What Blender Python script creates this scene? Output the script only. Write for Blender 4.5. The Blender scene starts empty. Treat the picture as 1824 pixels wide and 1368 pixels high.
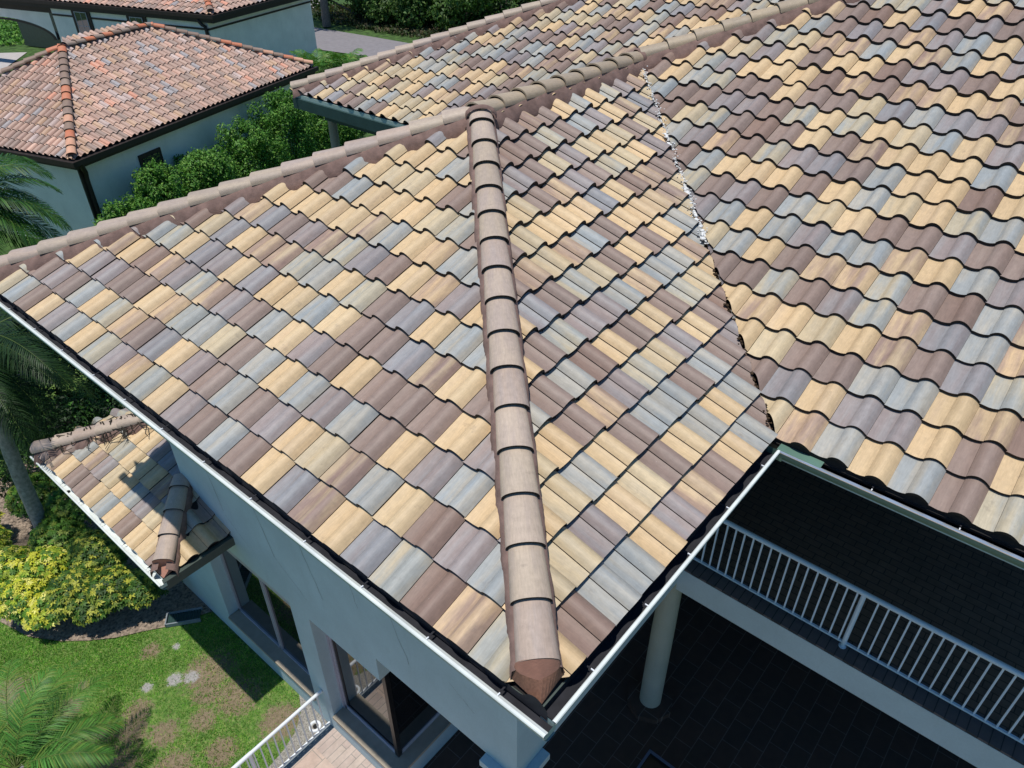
import bpy, bmesh, math, random
import numpy as np
from mathutils import Vector, Matrix, Quaternion
random.seed(7); RNG = np.random.default_rng(7)
R_ = math.radians
SC = bpy.context.scene
COL = SC.collection
# ---------------------------------------------------------------- camera, sky, sun, exposure
cam_d = bpy.data.cameras.new("camera"); cam = bpy.data.objects.new("camera", cam_d); COL.objects.link(cam)
CR = Matrix(((0.64273262, -0.76608968, -0.00117339), (-0.45278606, -0.37864127, -0.80722709), (0.61796405, 0.51936248, -0.59023982)))
m3 = Matrix((CR[0], -CR[1], -CR[2])).transposed()
cam.matrix_world = Matrix.Translation((-1.8695, -1.3559, 3.9754)) @ m3.to_4x4()
cam_d.sensor_width = 36.0; cam_d.lens = 1323.48 / 1824 * 36; cam_d.clip_start = 0.05; cam_d.clip_end = 2000
SC.camera = cam
SUN = Vector((-0.172, 0.05, 1.0)).normalized()
w = bpy.data.worlds.new("World"); SC.world = w; w.use_nodes = True
nt = w.node_tree; bg = nt.nodes["Background"]
sky = nt.nodes.new("ShaderNodeTexSky"); sky.sky_type = 'NISHITA'; sky.sun_disc = False
sky.sun_elevation = math.asin(SUN.z); sky.sun_rotation = math.atan2(SUN.x, SUN.y)
sky.dust_density = 0.3; sky.ozone_density = 2.5; sky.air_density = 1.1
hs = nt.nodes.new('ShaderNodeHueSaturation'); hs.inputs['Saturation'].default_value = 1.35; nt.links.new(sky.outputs[0], hs.inputs['Color']); nt.links.new(hs.outputs[0], bg.inputs[0]); bg.inputs[1].default_value = 0.095
sd = bpy.data.lights.new("sun", 'SUN'); sd.energy = 3.9; sd.angle = R_(0.55); sd.color = (1.0, 0.965, 0.90)
so = bpy.data.objects.new("sun", sd); COL.objects.link(so); so.rotation_euler = SUN.to_track_quat('Z', 'Y').to_euler()
SC.view_settings.view_transform = 'Standard'; SC.view_settings.look = 'None'
SC.view_settings.exposure = 0.0; SC.view_settings.gamma = 1.0
SC.cycles.max_bounces = 6; SC.cycles.diffuse_bounces = 3

# ---------------------------------------------------------------- materials
def lin(c):
    return tuple(((v / 255) / 12.92 if v / 255 <= 0.04045 else ((v / 255 + 0.055) / 1.055) ** 2.4) for v in c)
MATS = {}
class NT:
    def __init__(s, name):
        s.m = bpy.data.materials.new(name); s.m.use_nodes = True; s.t = s.m.node_tree
        s.b = s.t.nodes["Principled BSDF"]; MATS[name] = s.m
    def n(s, typ, **kw):
        nd = s.t.nodes.new(typ)
        for k, v in kw.items():
            if k.startswith("i_"): nd.inputs[k[2:].replace("_", " ")].default_value = v
            else: setattr(nd, k, v)
        return nd
    def l(s, a, b): s.t.links.new(a, b)
    def noise(s, vec, scale, detail=4.0, rough=0.55):
        nd = s.n("ShaderNodeTexNoise"); nd.inputs["Scale"].default_value = scale; nd.inputs["Detail"].default_value = detail
        nd.inputs["Roughness"].default_value = rough
        if vec is not None: s.l(vec, nd.inputs["Vector"])
        return nd.outputs["Fac"]
    def ramp(s, fac, stops):
        r = s.n("ShaderNodeValToRGB"); el = r.color_ramp.elements
        while len(el) < len(stops): el.new(0.5)
        for e, (p, c) in zip(el, stops): e.position = p; e.color = (c if isinstance(c, tuple) else (c, c, c)) + (1,)
        s.l(fac, r.inputs[0]); return r.outputs[0]
    def mix(s, f, a, b, mode='MIX'):
        m = s.n("ShaderNodeMix", data_type='RGBA', blend_type=mode)
        for sock, v in ((m.inputs[0], f), (m.inputs[6], a), (m.inputs[7], b)):
            if isinstance(v, (int, float)): sock.default_value = v
            elif isinstance(v, tuple): sock.default_value = v + (1,)
            else: s.l(v, sock)
        return m.outputs[2]
    def pos(s, scale=None):
        t = s.n("ShaderNodeTexCoord").outputs["Object"]
        if scale:
            mp = s.n("ShaderNodeMapping"); mp.inputs["Scale"].default_value = scale; s.l(t, mp.inputs[0]); t = mp.outputs[0]
        return t
    def bump(s, h, strength=0.3, dist=0.01):
        b = s.n("ShaderNodeBump"); b.inputs["Strength"].default_value = strength; b.inputs["Distance"].default_value = dist
        s.l(h, b.inputs["Height"]); s.l(b.outputs[0], s.b.inputs["Normal"])

def plain(name, rgb, rough=0.6, metal=0.0, var=0.12, scale=6.0, bump=0.15, bscale=120, spec=0.4):
    q = NT(name); p = q.pos()
    f = q.noise(p, scale, 6)
    a = tuple(c * (1 - var) for c in rgb); b = tuple(min(1, c * (1 + var)) for c in rgb)
    q.l(q.ramp(f, [(0.3, a), (0.7, b)]), q.b.inputs["Base Color"])
    q.b.inputs["Roughness"].default_value = rough; q.b.inputs["Metallic"].default_value = metal
    q.b.inputs["Specular IOR Level"].default_value = spec
    if bump: q.bump(q.noise(p, bscale, 3), bump, 0.004)
    return q.m

def tile_material(name, smudge=0.5):
    q = NT(name)
    uv = q.n("ShaderNodeUVMap", uv_map="UVMap").outputs[0]
    A = q.n("ShaderNodeAttribute", attribute_name="colA"); B = q.n("ShaderNodeAttribute", attribute_name="colB")
    mp = q.n("ShaderNodeMapping"); mp.inputs["Scale"].default_value = (1.0, 0.13, 1.0); q.l(uv, mp.inputs[0])
    streak = q.noise(mp.outputs[0], 9, 4, 0.55)
    fine = q.noise(mp.outputs[0], 80, 3, 0.6)
    f = q.ramp(streak, [(0.42, 0.0), (0.60, 1.0)])
    c = q.mix(f, A.outputs["Color"], B.outputs["Color"])
    c = q.mix(0.6, c, q.ramp(fine, [(0.3, 0.82), (0.72, 1.14)]), 'MULTIPLY')
    blo = q.noise(uv, 16, 6, 0.7)
    c = q.mix(0.7, c, q.ramp(blo, [(0.3, 0.84), (0.7, 1.10)]), 'MULTIPLY')
    big = q.noise(q.pos(), 0.9, 5, 0.6)
    c = q.mix(0.8, c, q.ramp(big, [(0.3, (0.88, 0.87, 0.86)), (0.65, (1.03, 1.03, 1.03))]), 'MULTIPLY')
    # weather smudges: dark patches on some tiles
    sm = q.noise(uv, 9, 6, 0.65)
    smf = q.ramp(sm, [(0.61, 0.0), (0.78, smudge)])
    c = q.mix(smf, c, (0.17, 0.13, 0.11))
    sp = q.noise(uv, 60, 2, 0.5)
    c = q.mix(q.ramp(sp, [(0.745, 0.0), (0.76, 0.55)]), c, (0.55, 0.53, 0.5))
    gr = q.noise(uv, 700, 2, 0.6)
    c = q.mix(0.6, c, q.ramp(gr, [(0.25, 0.80), (0.75, 1.18)]), 'MULTIPLY')
    q.l(c, q.b.inputs["Base Color"]); q.b.inputs["Roughness"].default_value = 0.58
    q.b.inputs["Specular IOR Level"].default_value = 0.45
    q.bump(gr, 0.25, 0.002)
    return q.m
M_TILE = tile_material("roof_tile_slurry")
M_TILE2 = tile_material("clay_tile_slurry", 0.75)
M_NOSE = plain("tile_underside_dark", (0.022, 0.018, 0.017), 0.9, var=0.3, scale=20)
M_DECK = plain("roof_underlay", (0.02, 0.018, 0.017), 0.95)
M_MORTAR = plain("ridge_mortar_red", (0.205, 0.130, 0.108), 0.95, var=0.28, scale=9, bump=0.8, bscale=60)
M_MORTAR_END = plain("mortar_terracotta", (0.40, 0.19, 0.135), 0.9, var=0.1, scale=20, bump=0.5, bscale=80)
M_MORTAR_CUT = plain("mortar_dark_cut", (0.19, 0.095, 0.062), 0.95, var=0.2, scale=60, bump=0.6, bscale=60)
M_CEMENT = plain("valley_cement_white", (0.72, 0.72, 0.70), 0.9, var=0.2, scale=18, bump=0.9, bscale=40)
M_DEBRIS = plain("dry_debris", (0.05, 0.032, 0.018), 1.0, var=0.5, scale=40, bump=1.0, bscale=70)
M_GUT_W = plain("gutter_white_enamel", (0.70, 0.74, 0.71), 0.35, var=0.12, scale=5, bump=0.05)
M_GUT_FACE = plain("gutter_face_pale_green", (0.36, 0.47, 0.43), 0.5, var=0.08, scale=4, bump=0.05)
M_GUT_G = plain("gutter_green_enamel", (0.11, 0.20, 0.155), 0.45, var=0.12, scale=4, bump=0.05)
M_GUT_IN = plain("gutter_dirty_bottom", (0.020, 0.020, 0.025), 0.9, var=0.35, scale=9, bump=0.5, bscale=50)
M_ALU = plain("bright_aluminium", (0.80, 0.82, 0.82), 0.28, metal=0.75, var=0.08, scale=9, bump=0.05)
M_TEAL = plain("fascia_teal_paint", (0.025, 0.060, 0.058), 0.6, var=0.12)
M_DKGREEN = plain("fascia_dark_green", (0.055, 0.075, 0.065), 0.6, var=0.12)
M_WHITE = plain("railing_white_powder_coat", (0.78, 0.80, 0.82), 0.35, var=0.04, scale=3, bump=0.0)
M_BROWN = plain("dark_brown_trim", (0.028, 0.019, 0.016), 0.6, var=0.2)
M_BLACKFR = plain("black_window_frame", (0.012, 0.012, 0.013), 0.35, var=0.1, bump=0.0)
M_FRAME = plain("pale_window_frame", (0.40, 0.40, 0.46), 0.45, var=0.08, bump=0.0)
M_SILL = plain("sill_beige", (0.36, 0.31, 0.24), 0.8, var=0.1, scale=8)
M_DRAIN = plain("drain_hole_black", (0.004, 0.004, 0.004), 0.9, bump=0)

def wall_mat(name, rgb, cracks=True):
    q = NT(name); p = q.pos()
    f = q.noise(p, 1.3, 6, 0.6)
    c = q.ramp(f, [(0.3, tuple(v * 0.90 for v in rgb)), (0.7, tuple(min(1, v * 1.06) for v in rgb))])
    f2 = q.noise(p, 35, 4, 0.6)
    c = q.mix(0.5, c, q.ramp(f2, [(0.3, 0.90), (0.7, 1.06)]), 'MULTIPLY')
    mp = q.pos((1.0, 1.0, 0.22))
    st = q.noise(mp, 5, 4, 0.6)
    c = q.mix(q.ramp(st, [(0.56, 0.0), (0.8, 0.22)]), c, tuple(v * 0.6 for v in rgb))
    q.l(c, q.b.inputs["Base Color"]); q.b.inputs["Roughness"].default_value = 0.85
    q.b.inputs["Specular IOR Level"].default_value = 0.3
    q.bump(q.noise(p, 110, 5, 0.7), 0.45, 0.004)
    return q.m
M_WALL = wall_mat("stucco_pale_blue_grey", (0.45, 0.575, 0.62))
M_WALL_N = wall_mat("stucco_grey_green", (0.86, 0.82, 0.75))
M_WALL_W = wall_mat("stucco_warm_white", (0.88, 0.83, 0.78))
M_COLUMN = wall_mat("stucco_column", (0.36, 0.40, 0.34))
M_CRACK = plain("hairline_crack", (0.10, 0.105, 0.10), 0.95, bump=0)

def glass_mat(name, tint=(0.006, 0.007, 0.008)):
    q = NT(name); q.b.inputs["Base Color"].default_value = tint + (1,)
    q.b.inputs["Roughness"].default_value = 0.02; q.b.inputs["IOR"].default_value = 2.1
    q.bump(q.noise(q.pos(), 1.2, 1), 0.04, 0.01)
    return q.m
M_GLASS = glass_mat("window_glass_tinted")
M_GLASS2 = glass_mat("window_glass_neighbour", (0.02, 0.03, 0.035))

def paver_mat(name, c1, c2, mortar, bw, bh, rot=0.0, offset=0.5, scale=1.0):
    q = NT(name); p = q.pos()
    mp = q.n("ShaderNodeMapping"); mp.inputs["Rotation"].default_value = (0, 0, rot); q.l(p, mp.inputs[0])
    br = q.n("ShaderNodeTexBrick"); q.l(mp.outputs[0], br.inputs["Vector"])
    br.offset = offset; br.inputs["Scale"].default_value = scale
    br.inputs["Brick Width"].default_value = bw; br.inputs["Row Height"].default_value = bh
    br.inputs["Mortar Size"].default_value = 0.006; br.inputs["Mortar Smooth"].default_value = 0.2
    br.inputs["Color1"].default_value = c1 + (1,); br.inputs["Color2"].default_value = c2 + (1,); br.inputs["Mortar"].default_value = mortar + (1,)
    c = q.mix(0.7, br.outputs["Color"], q.ramp(q.noise(p, 7, 6, 0.65), [(0.3, 0.75), (0.7, 1.15)]), 'MULTIPLY')
    q.l(c, q.b.inputs["Base Color"]); q.b.inputs["Roughness"].default_value = 0.85
    q.bump(q.mix(0.5, br.outputs["Fac"], q.noise(p, 90, 3)), -0.3, 0.006)
    return q.m
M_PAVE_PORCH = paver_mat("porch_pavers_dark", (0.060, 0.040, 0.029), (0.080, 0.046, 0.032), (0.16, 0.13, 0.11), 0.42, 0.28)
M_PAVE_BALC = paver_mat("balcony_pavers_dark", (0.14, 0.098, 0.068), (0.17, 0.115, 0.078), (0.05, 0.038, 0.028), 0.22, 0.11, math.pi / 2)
M_COPING = paver_mat("balcony_coping_pavers", (0.10, 0.088, 0.088), (0.12, 0.10, 0.095), (0.03, 0.03, 0.03), 0.6, 0.105)
M_PAVE_PATIO = paver_mat("patio_pavers_pink", (0.50, 0.37, 0.30), (0.56, 0.43, 0.35), (0.30, 0.26, 0.22), 0.38, 0.24, 0.0)
M_PAVE_BORDER = paver_mat("patio_border_pavers", (0.52, 0.42, 0.35), (0.46, 0.36, 0.31), (0.28, 0.25, 0.22), 0.6, 0.11)

def vcol_mat(name, rough=0.6, trans=0.0, spec=0.3, noise_amt=0.0):
    q = NT(name); A = q.n("ShaderNodeAttribute", attribute_name="col")
    q.l(A.outputs["Color"], q.b.inputs["Base Color"]); q.b.inputs["Roughness"].default_value = rough
    q.b.inputs["Specular IOR Level"].default_value = spec
    if trans:
        tr = q.n("ShaderNodeBsdfTranslucent"); q.l(q.mix(1.0, A.outputs["Color"], (1.0, 1.25, 0.6), 'MULTIPLY'), tr.inputs[0])
        ms = q.n("ShaderNodeMixShader"); ms.inputs[0].default_value = trans
        out = q.t.nodes["Material Output"]
        q.l(q.b.outputs[0], ms.inputs[1]); q.l(tr.outputs[0], ms.inputs[2]); q.l(ms.outputs[0], out.inputs[0])
    return q.m
M_LEAF = vcol_mat("leaf", 0.55, 0.25, 0.3)
M_PALM = vcol_mat("palm_leaflet", 0.5, 0.22, 0.3)
M_GRASS = vcol_mat("grass_blade", 0.6, 0.25, 0.25)
M_BARK = plain("grey_bark", (0.16, 0.145, 0.125), 0.95, var=0.35, scale=14, bump=0.9, bscale=30)
M_PBARK = plain("palm_bark", (0.25, 0.25, 0.235), 0.95, var=0.35, scale=16, bump=0.9, bscale=26)

def lawn_mat():
    q = NT("lawn_soil_and_thatch"); A = q.n("ShaderNodeAttribute", attribute_name="bare"); p = q.pos()
    g = q.ramp(q.noise(p, 14, 8, 0.7), [(0.3, (0.035, 0.085, 0.014)), (0.50, (0.12, 0.23, 0.04)), (0.70, (0.28, 0.30, 0.11))])
    s = q.ramp(q.noise(p, 22, 8, 0.75), [(0.3, (0.13, 0.10, 0.055)), (0.6, (0.28, 0.215, 0.14)), (0.8, (0.36, 0.30, 0.22))])
    sand = q.ramp(q.noise(p, 40, 6, 0.7), [(0.3, (0.22, 0.20, 0.19)), (0.7, (0.50, 0.48, 0.46))])
    sep = q.n("ShaderNodeSeparateColor"); q.l(A.outputs["Color"], sep.inputs[0])
    br = q.noise(p, 13, 7, 0.75)
    def soft(chan):
        ad = q.n("ShaderNodeMath", operation='MULTIPLY_ADD'); q.l(br, ad.inputs[0]); ad.inputs[1].default_value = 0.85
        q.l(chan, ad.inputs[2])
        return q.ramp(ad.outputs[0], [(0.62, 0.0), (0.74, 1.0)])
    c = q.mix(soft(sep.outputs[0]), g, s); c = q.mix(soft(sep.outputs[1]), c, sand)
    q.l(c, q.b.inputs["Base Color"]); q.b.inputs["Roughness"].default_value = 0.95
    q.bump(q.noise(p, 60, 5, 0.7), 0.8, 0.02)
    return q.m
M_LAWN = lawn_mat()
M_GROUND = plain("far_ground_grass", (0.05, 0.10, 0.02), 0.95, var=0.6, scale=3, bump=0.8, bscale=30)
M_ASPHALT = plain("road_asphalt", (0.235, 0.215, 0.22), 0.9, var=0.10, scale=4, bump=0.3, bscale=200)
M_DRIVE = plain("driveway_concrete", (0.46, 0.42, 0.40), 0.9, var=0.08, scale=3)
M_MULCH = plain("mulch_bed_soil", (0.24, 0.185, 0.14), 1.0, var=0.75, scale=24, bump=1.0, bscale=60)
M_GRAVEL = plain("fine_gravel", (0.27, 0.25, 0.22), 0.95, var=0.6, scale=60, bump=1.0, bscale=90)
M_STEELB = plain("table_rim_blue_grey", (0.16, 0.20, 0.30), 0.35, metal=0.5, var=0.1, bump=0)
M_CONC = plain("grey_concrete", (0.22, 0.25, 0.27), 0.85, var=0.2, scale=20)

# ---------------------------------------------------------------- helpers
def tag(o, label=None, cat=None, group=None, kind=None):
    for k, v in (("label", label), ("category", cat), ("group", group), ("kind", kind)):
        if v: o[k] = v
    return o
def empty(name, loc=(0, 0, 0)):
    o = bpy.data.objects.new(name, None); COL.objects.link(o); o.location = loc; o.empty_display_size = 0.2; return o
def link(name, me, parent=None):
    o = bpy.data.objects.new(name, me); COL.objects.link(o)
    if parent is not None:
        o.parent = parent
        px = parent
        off = Vector((0, 0, 0))
        while px is not None: off += px.location; px = px.parent
        o.location = -off if parent.type == 'EMPTY' else Vector((0, 0, 0))
    return o
class MB:
    """collects vertices and faces in world coordinates"""
    def __init__(s): s.v = []; s.f = []; s.mi = []; s.sm = []
    def add(s, vs, fs, mi=0, sm=False):
        n = len(s.v); s.v += [tuple(v) for v in vs]
        for f in fs: s.f.append([i + n for i in f]); s.mi.append(mi); s.sm.append(sm)
        return s
    def box(s, a, b, mi=0):
        x0, y0, z0 = a; x1, y1, z1 = b
        if x0 > x1: x0, x1 = x1, x0
        if y0 > y1: y0, y1 = y1, y0
        if z0 > z1: z0, z1 = z1, z0
        return s.add([(x0, y0, z0), (x1, y0, z0), (x1, y1, z0), (x0, y1, z0), (x0, y0, z1), (x1, y0, z1), (x1, y1, z1), (x0, y1, z1)],
              [(0, 3, 2, 1), (4, 5, 6, 7), (0, 1, 5, 4), (1, 2, 6, 5), (2, 3, 7, 6), (3, 0, 4, 7)], mi)
    def obox(s, o, ex, ey, ez, mi=0):
        o, ex, ey, ez = map(Vector, (o, ex, ey, ez))
        v = [o, o + ex, o + ex + ey, o + ey, o + ez, o + ex + ez, o + ex + ey + ez, o + ey + ez]
        return s.add(v, [(0, 3, 2, 1), (4, 5, 6, 7), (0, 1, 5, 4), (1, 2, 6, 5), (2, 3, 7, 6), (3, 0, 4, 7)], mi)
    def tube(s, pts, rad, n=10, mi=0, cap=True):
        pts = [Vector(p) for p in pts]; rad = rad if hasattr(rad, '__len__') else [rad] * len(pts)
        vs = []; up = None
        for i, p in enumerate(pts):
            d = (pts[min(i + 1, len(pts) - 1)] - pts[max(i - 1, 0)]).normalized()
            a = d.orthogonal().normalized() if up is None else (up - d * up.dot(d)).normalized(); up = a
            b = d.cross(a)
            for k in range(n):
                t = 2 * math.pi * k / n; vs.append(p + (a * math.cos(t) + b * math.sin(t)) * rad[i])
        fs = []
        for i in range(len(pts) - 1):
            for k in range(n): fs.append((i * n + k, i * n + (k + 1) % n, (i + 1) * n + (k + 1) % n, (i + 1) * n + k))
        s.add(vs, fs, mi, True)
        if cap: s.add([vs[k] for k in range(n)], [tuple(reversed(range(n)))], mi); s.add([vs[-n + k] for k in range(n)], [tuple(range(n))], mi)
        return s
    def build(s, name, mats, parent=None):
        me = bpy.data.meshes.new(name); me.from_pydata(s.v, [], s.f)
        for m in (mats if isinstance(mats, (list, tuple)) else [mats]): me.materials.append(m)
        me.polygons.foreach_set("material_index", s.mi); me.polygons.foreach_set("use_smooth", s.sm)
        me.update(); return link(name, me, parent)

def np_mesh(name, V, F, mats, col=None, parent=None, smooth=False, attr="col"):
    """F: (n,k) faces; col: (n,3) per face"""
    me = bpy.data.meshes.new(name); n, k = F.shape
    me.vertices.add(len(V)); me.vertices.foreach_set("co", np.asarray(V, np.float32).ravel())
    me.loops.add(n * k); me.loops.foreach_set("vertex_index", F.astype(np.int32).ravel())
    me.polygons.add(n); me.polygons.foreach_set("loop_start", np.arange(0, n * k, k, dtype=np.int32))
    me.polygons.foreach_set("loop_total", np.full(n, k, np.int32))
    if smooth: me.polygons.foreach_set("use_smooth", np.ones(n, bool))
    for m in (mats if isinstance(mats, (list, tuple)) else [mats]): me.materials.append(m)
    me.update(calc_edges=True)
    if col is not None:
        a = me.attributes.new(attr, 'FLOAT_COLOR', 'FACE' if False else 'CORNER')
        c = np.ones((n, k, 4), np.float32); c[:, :, :3] = col[:, None, :]
        a.data.foreach_set("color", c.ravel())
    return link(name, me, parent)

# ---------------------------------------------------------------- roof tiles
K = 0.72
KC = (0.84, 0.785, 0.735)
def pal(d): return {k: (tuple(v * c for v, c in zip(lin(a), KC)), tuple(v * c for v, c in zip(lin(b), KC))) for k, (a, b) in d.items()}
PAL = pal({'T': ((231, 206, 164), (226, 202, 165)), 'Y': ((221, 204, 168), (208, 196, 168)), 'O': ((202, 194, 170), (178, 185, 184)),
       'B': ((170, 180, 185), (190, 190, 182)), 'G': ((160, 164, 171), (158, 154, 158)), 'V': ((163, 152, 152), (166, 163, 166)),
       'M': ((157, 139, 131), (166, 150, 142)), 'N': ((152, 130, 120), (154, 134, 124)), 'P': ((222, 197, 159), (180, 157, 141)),
       'Q': ((164, 141, 132), (206, 186, 155))})
PALK = list(PAL); PALW = np.array([.25, .08, .08, .12, .05, .11, .15, .06, .08, .03]); PALW /= PALW.sum()
PALC = pal({'a': ((186, 156, 142), (176, 148, 136)), 'b': ((198, 168, 152), (182, 154, 140)), 'c': ((216, 180, 162), (202, 164, 148)),
       'd': ((226, 160, 134), (216, 166, 144)), 'e': ((172, 170, 174), (160, 156, 160)), 'f': ((210, 192, 186), (190, 172, 168)),
       'g': ((204, 172, 144), (190, 160, 138)), 'h': ((164, 144, 134), (158, 138, 128))})
PALC = {k: tuple(tuple(min(.9, v * 1.22) for v in c) for c in ab) for k, ab in PALC.items()}
PALCK = list(PALC); PALCW = np.array([.24, .2, .14, .045, .07, .08, .12, .14]); PALCW /= PALCW.sum()
S_PROF = [(-0.03, 0.000), (0.06, -0.003), (0.14, -0.008), (0.22, -0.010), (0.31, -0.007), (0.39, 0.001), (0.445, 0.010)]
S_HUMP = [(0.45, 0.020), (0.50, 0.040), (0.56, 0.057), (0.63, 0.068), (0.70, 0.072), (0.77, 0.068), (0.84, 0.057), (0.90, 0.042), (0.95, 0.025), (1.0, 0.008)]
B_PROF = [(0.0, 0.004), (0.08, -0.004), (0.18, -0.012), (0.28, -0.004), (0.34, 0.006)]
B_HUMP = [(0.345, 0.016), (0.40, 0.036), (0.48, 0.055), (0.57, 0.067), (0.67, 0.071), (0.77, 0.067), (0.86, 0.055), (0.94, 0.034), (1.0, 0.010)]
def tile_face(name, origin, left, slope, off, wdt, expo, k0, k1, r0, r1, planes, parent, known=None, mat=None, pal_=None, prof=None, thick=0.035, reject=None):
    """origin: a point on the eave line; left: unit vector along the eave, to the left of one looking up the slope; slope: unit up-slope 3-D vector"""
    O = Vector(origin); L = Vector(left); S = Vector(slope); N = S.cross(L).normalized()
    if N.z < 0: N = -N
    PA, PK, PW = pal_ or (PAL, PALK, PALW)
    pp, hh = prof or (S_PROF, S_HUMP)
    V = []; F = []; MI = []; SM = []; CA = []; CB = []; UV = []
    def addgrid(rows, mi, ca, cb, uvr, sm):
        n0 = len(V); c = len(rows[0])
        for r in rows: V.extend(r)
        for i in range(len(rows) - 1):
            for j in range(c - 1):
                F.append((n0 + i * c + j, n0 + i * c + j + 1, n0 + (i + 1) * c + j + 1, n0 + (i + 1) * c + j)); MI.append(mi); SM.append(sm)
                CA.append(ca); CB.append(cb); UV.append((uvr[i][j], uvr[i][j + 1], uvr[i + 1][j + 1], uvr[i + 1][j]))
    rnd = random.Random(hash(name) % 1000 + 5 if False else sum(map(ord, name)) + int(abs(off) * 1000))
    for r in range(r0, r1):
        for k in range(k0, k1):
            cl = off + (k + 0.5) * wdt
            cs = (r + 0.5) * expo
            P = O + L * cl + S * cs
            if any((P - Vector(pt)).dot(Vector(nm)) < -0.42 for pt, nm in planes): continue
            if reject and reject(P): continue
            ch = None
            if known and r in known:
                st, sk = known[r]
                if 0 <= k - sk < len(st): ch = st[k - sk]
                if ch == '.': ch = None
            if ch is None: ch = PK[int(np.searchsorted(np.cumsum(PW), rnd.random()))] if True else 'T'
            a, b = PA[ch]; g = rnd.uniform(0.93, 1.06); wv = rnd.uniform(-0.025, 0.025)
            a = tuple(.97 * v + .03 * m_ for v, m_ in zip(a, (.42, .36, .30))); b = tuple(.97 * v + .03 * m_ for v, m_ in zip(b, (.42, .36, .30))); a = tuple(min(1, v * g * (1 + s_ * wv)) for v, s_ in zip(a, (1, 0, -1))); b = tuple(min(1, v * g) for v in b)
            if ch in 'TMN' and rnd.random() < 0.75: b = tuple(0.8 * x + 0.2 * y for x, y in zip(a, b))
            ds = rnd.uniform(-0.009, 0.007); dh = rnd.uniform(-0.002, 0.005); sk_ = rnd.uniform(-0.006, 0.006)
            uo = rnd.random() * 40; vo = rnd.random() * 40
            s0 = r * expo + ds; s1 = (r + 1) * expo + 0.02
            def pnt(t, h, s, last):
                fr = (s - s0) / expo
                return O + L * (off + k * wdt + (1 - t) * wdt * 0.992 + sk_ * fr) + S * s + N * (h + dh - thick * fr)
            ts = [s0, s0 + 0.5 * expo, s1]
            for seg in (pp, hh):
                rows = [[pnt(t, h, s, 0) for t, h in seg] for s in ts]
                uvr = [[(uo + t * wdt, vo + s - s0) for t, h in seg] for s in ts]
                addgrid(rows, 0, a, b, uvr, True)
                # nose
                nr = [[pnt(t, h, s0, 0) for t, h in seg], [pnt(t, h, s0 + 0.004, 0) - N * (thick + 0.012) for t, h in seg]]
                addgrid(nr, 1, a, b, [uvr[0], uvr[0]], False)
            # riser at the step between pan and hump, darkened for the groove's shade
            (t0, h0), (t1, h1) = pp[-1], hh[0]
            rows = [[pnt(t0, h0, s, 0), pnt(t1, h1, s, 0)] for s in ts]
            addgrid(rows, 1, a, b, [[(uo, vo), (uo, vo)]] * 3, False)
            # seam edge at the right
            t0, h0 = hh[-1]
            rows = [[pnt(t0, h0, s, 0), pnt(t0 + 0.004, h0 - 0.02, s, 0)] for s in ts]
            addgrid(rows, 1, a, b, [[(uo, vo), (uo, vo)]] * 3, False)
    me = bpy.data.meshes.new(name)
    me.from_pydata([tuple(v) for v in V], [], F)
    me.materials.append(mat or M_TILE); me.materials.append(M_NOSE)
    me.polygons.foreach_set("material_index", MI); me.polygons.foreach_set("use_smooth", SM)
    n = len(F)
    for nm, C in (("colA", CA), ("colB", CB)):
        at = me.attributes.new(nm, 'FLOAT_COLOR', 'CORNER'); arr = np.ones((n, 4, 4), np.float32)
        arr[:, :, :3] = np.array(C, np.float32)[:, None, :]; at.data.foreach_set("color", arr.ravel())
    uvl = me.uv_layers.new(name="UVMap"); uvl.data.foreach_set("uv", np.array(UV, np.float32).ravel())
    me.update()
    bm = bmesh.new(); bm.from_mesh(me)
    for pt, nm in planes:
        bmesh.ops.bisect_plane(bm, geom=bm.verts[:] + bm.edges[:] + bm.faces[:], dist=1e-5, plane_co=pt, plane_no=nm, clear_inner=True)
    bm.to_mesh(me); bm.free()
    return link(name, me, parent)

def poly_sheet(name, pts, mat, parent=None, thick=0.0):
    b = MB(); n = len(pts)
    b.add(pts, [tuple(range(n))])
    if thick:
        low = [(x, y, z - thick) for x, y, z in pts]
        b.add(low, [tuple(reversed(range(n)))])
        for i in range(n):
            j = (i + 1) % n; b.add([pts[i], pts[j], low[j], low[i]], [(0, 3, 2, 1)])
    return b.build(name, mat, parent)

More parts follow.
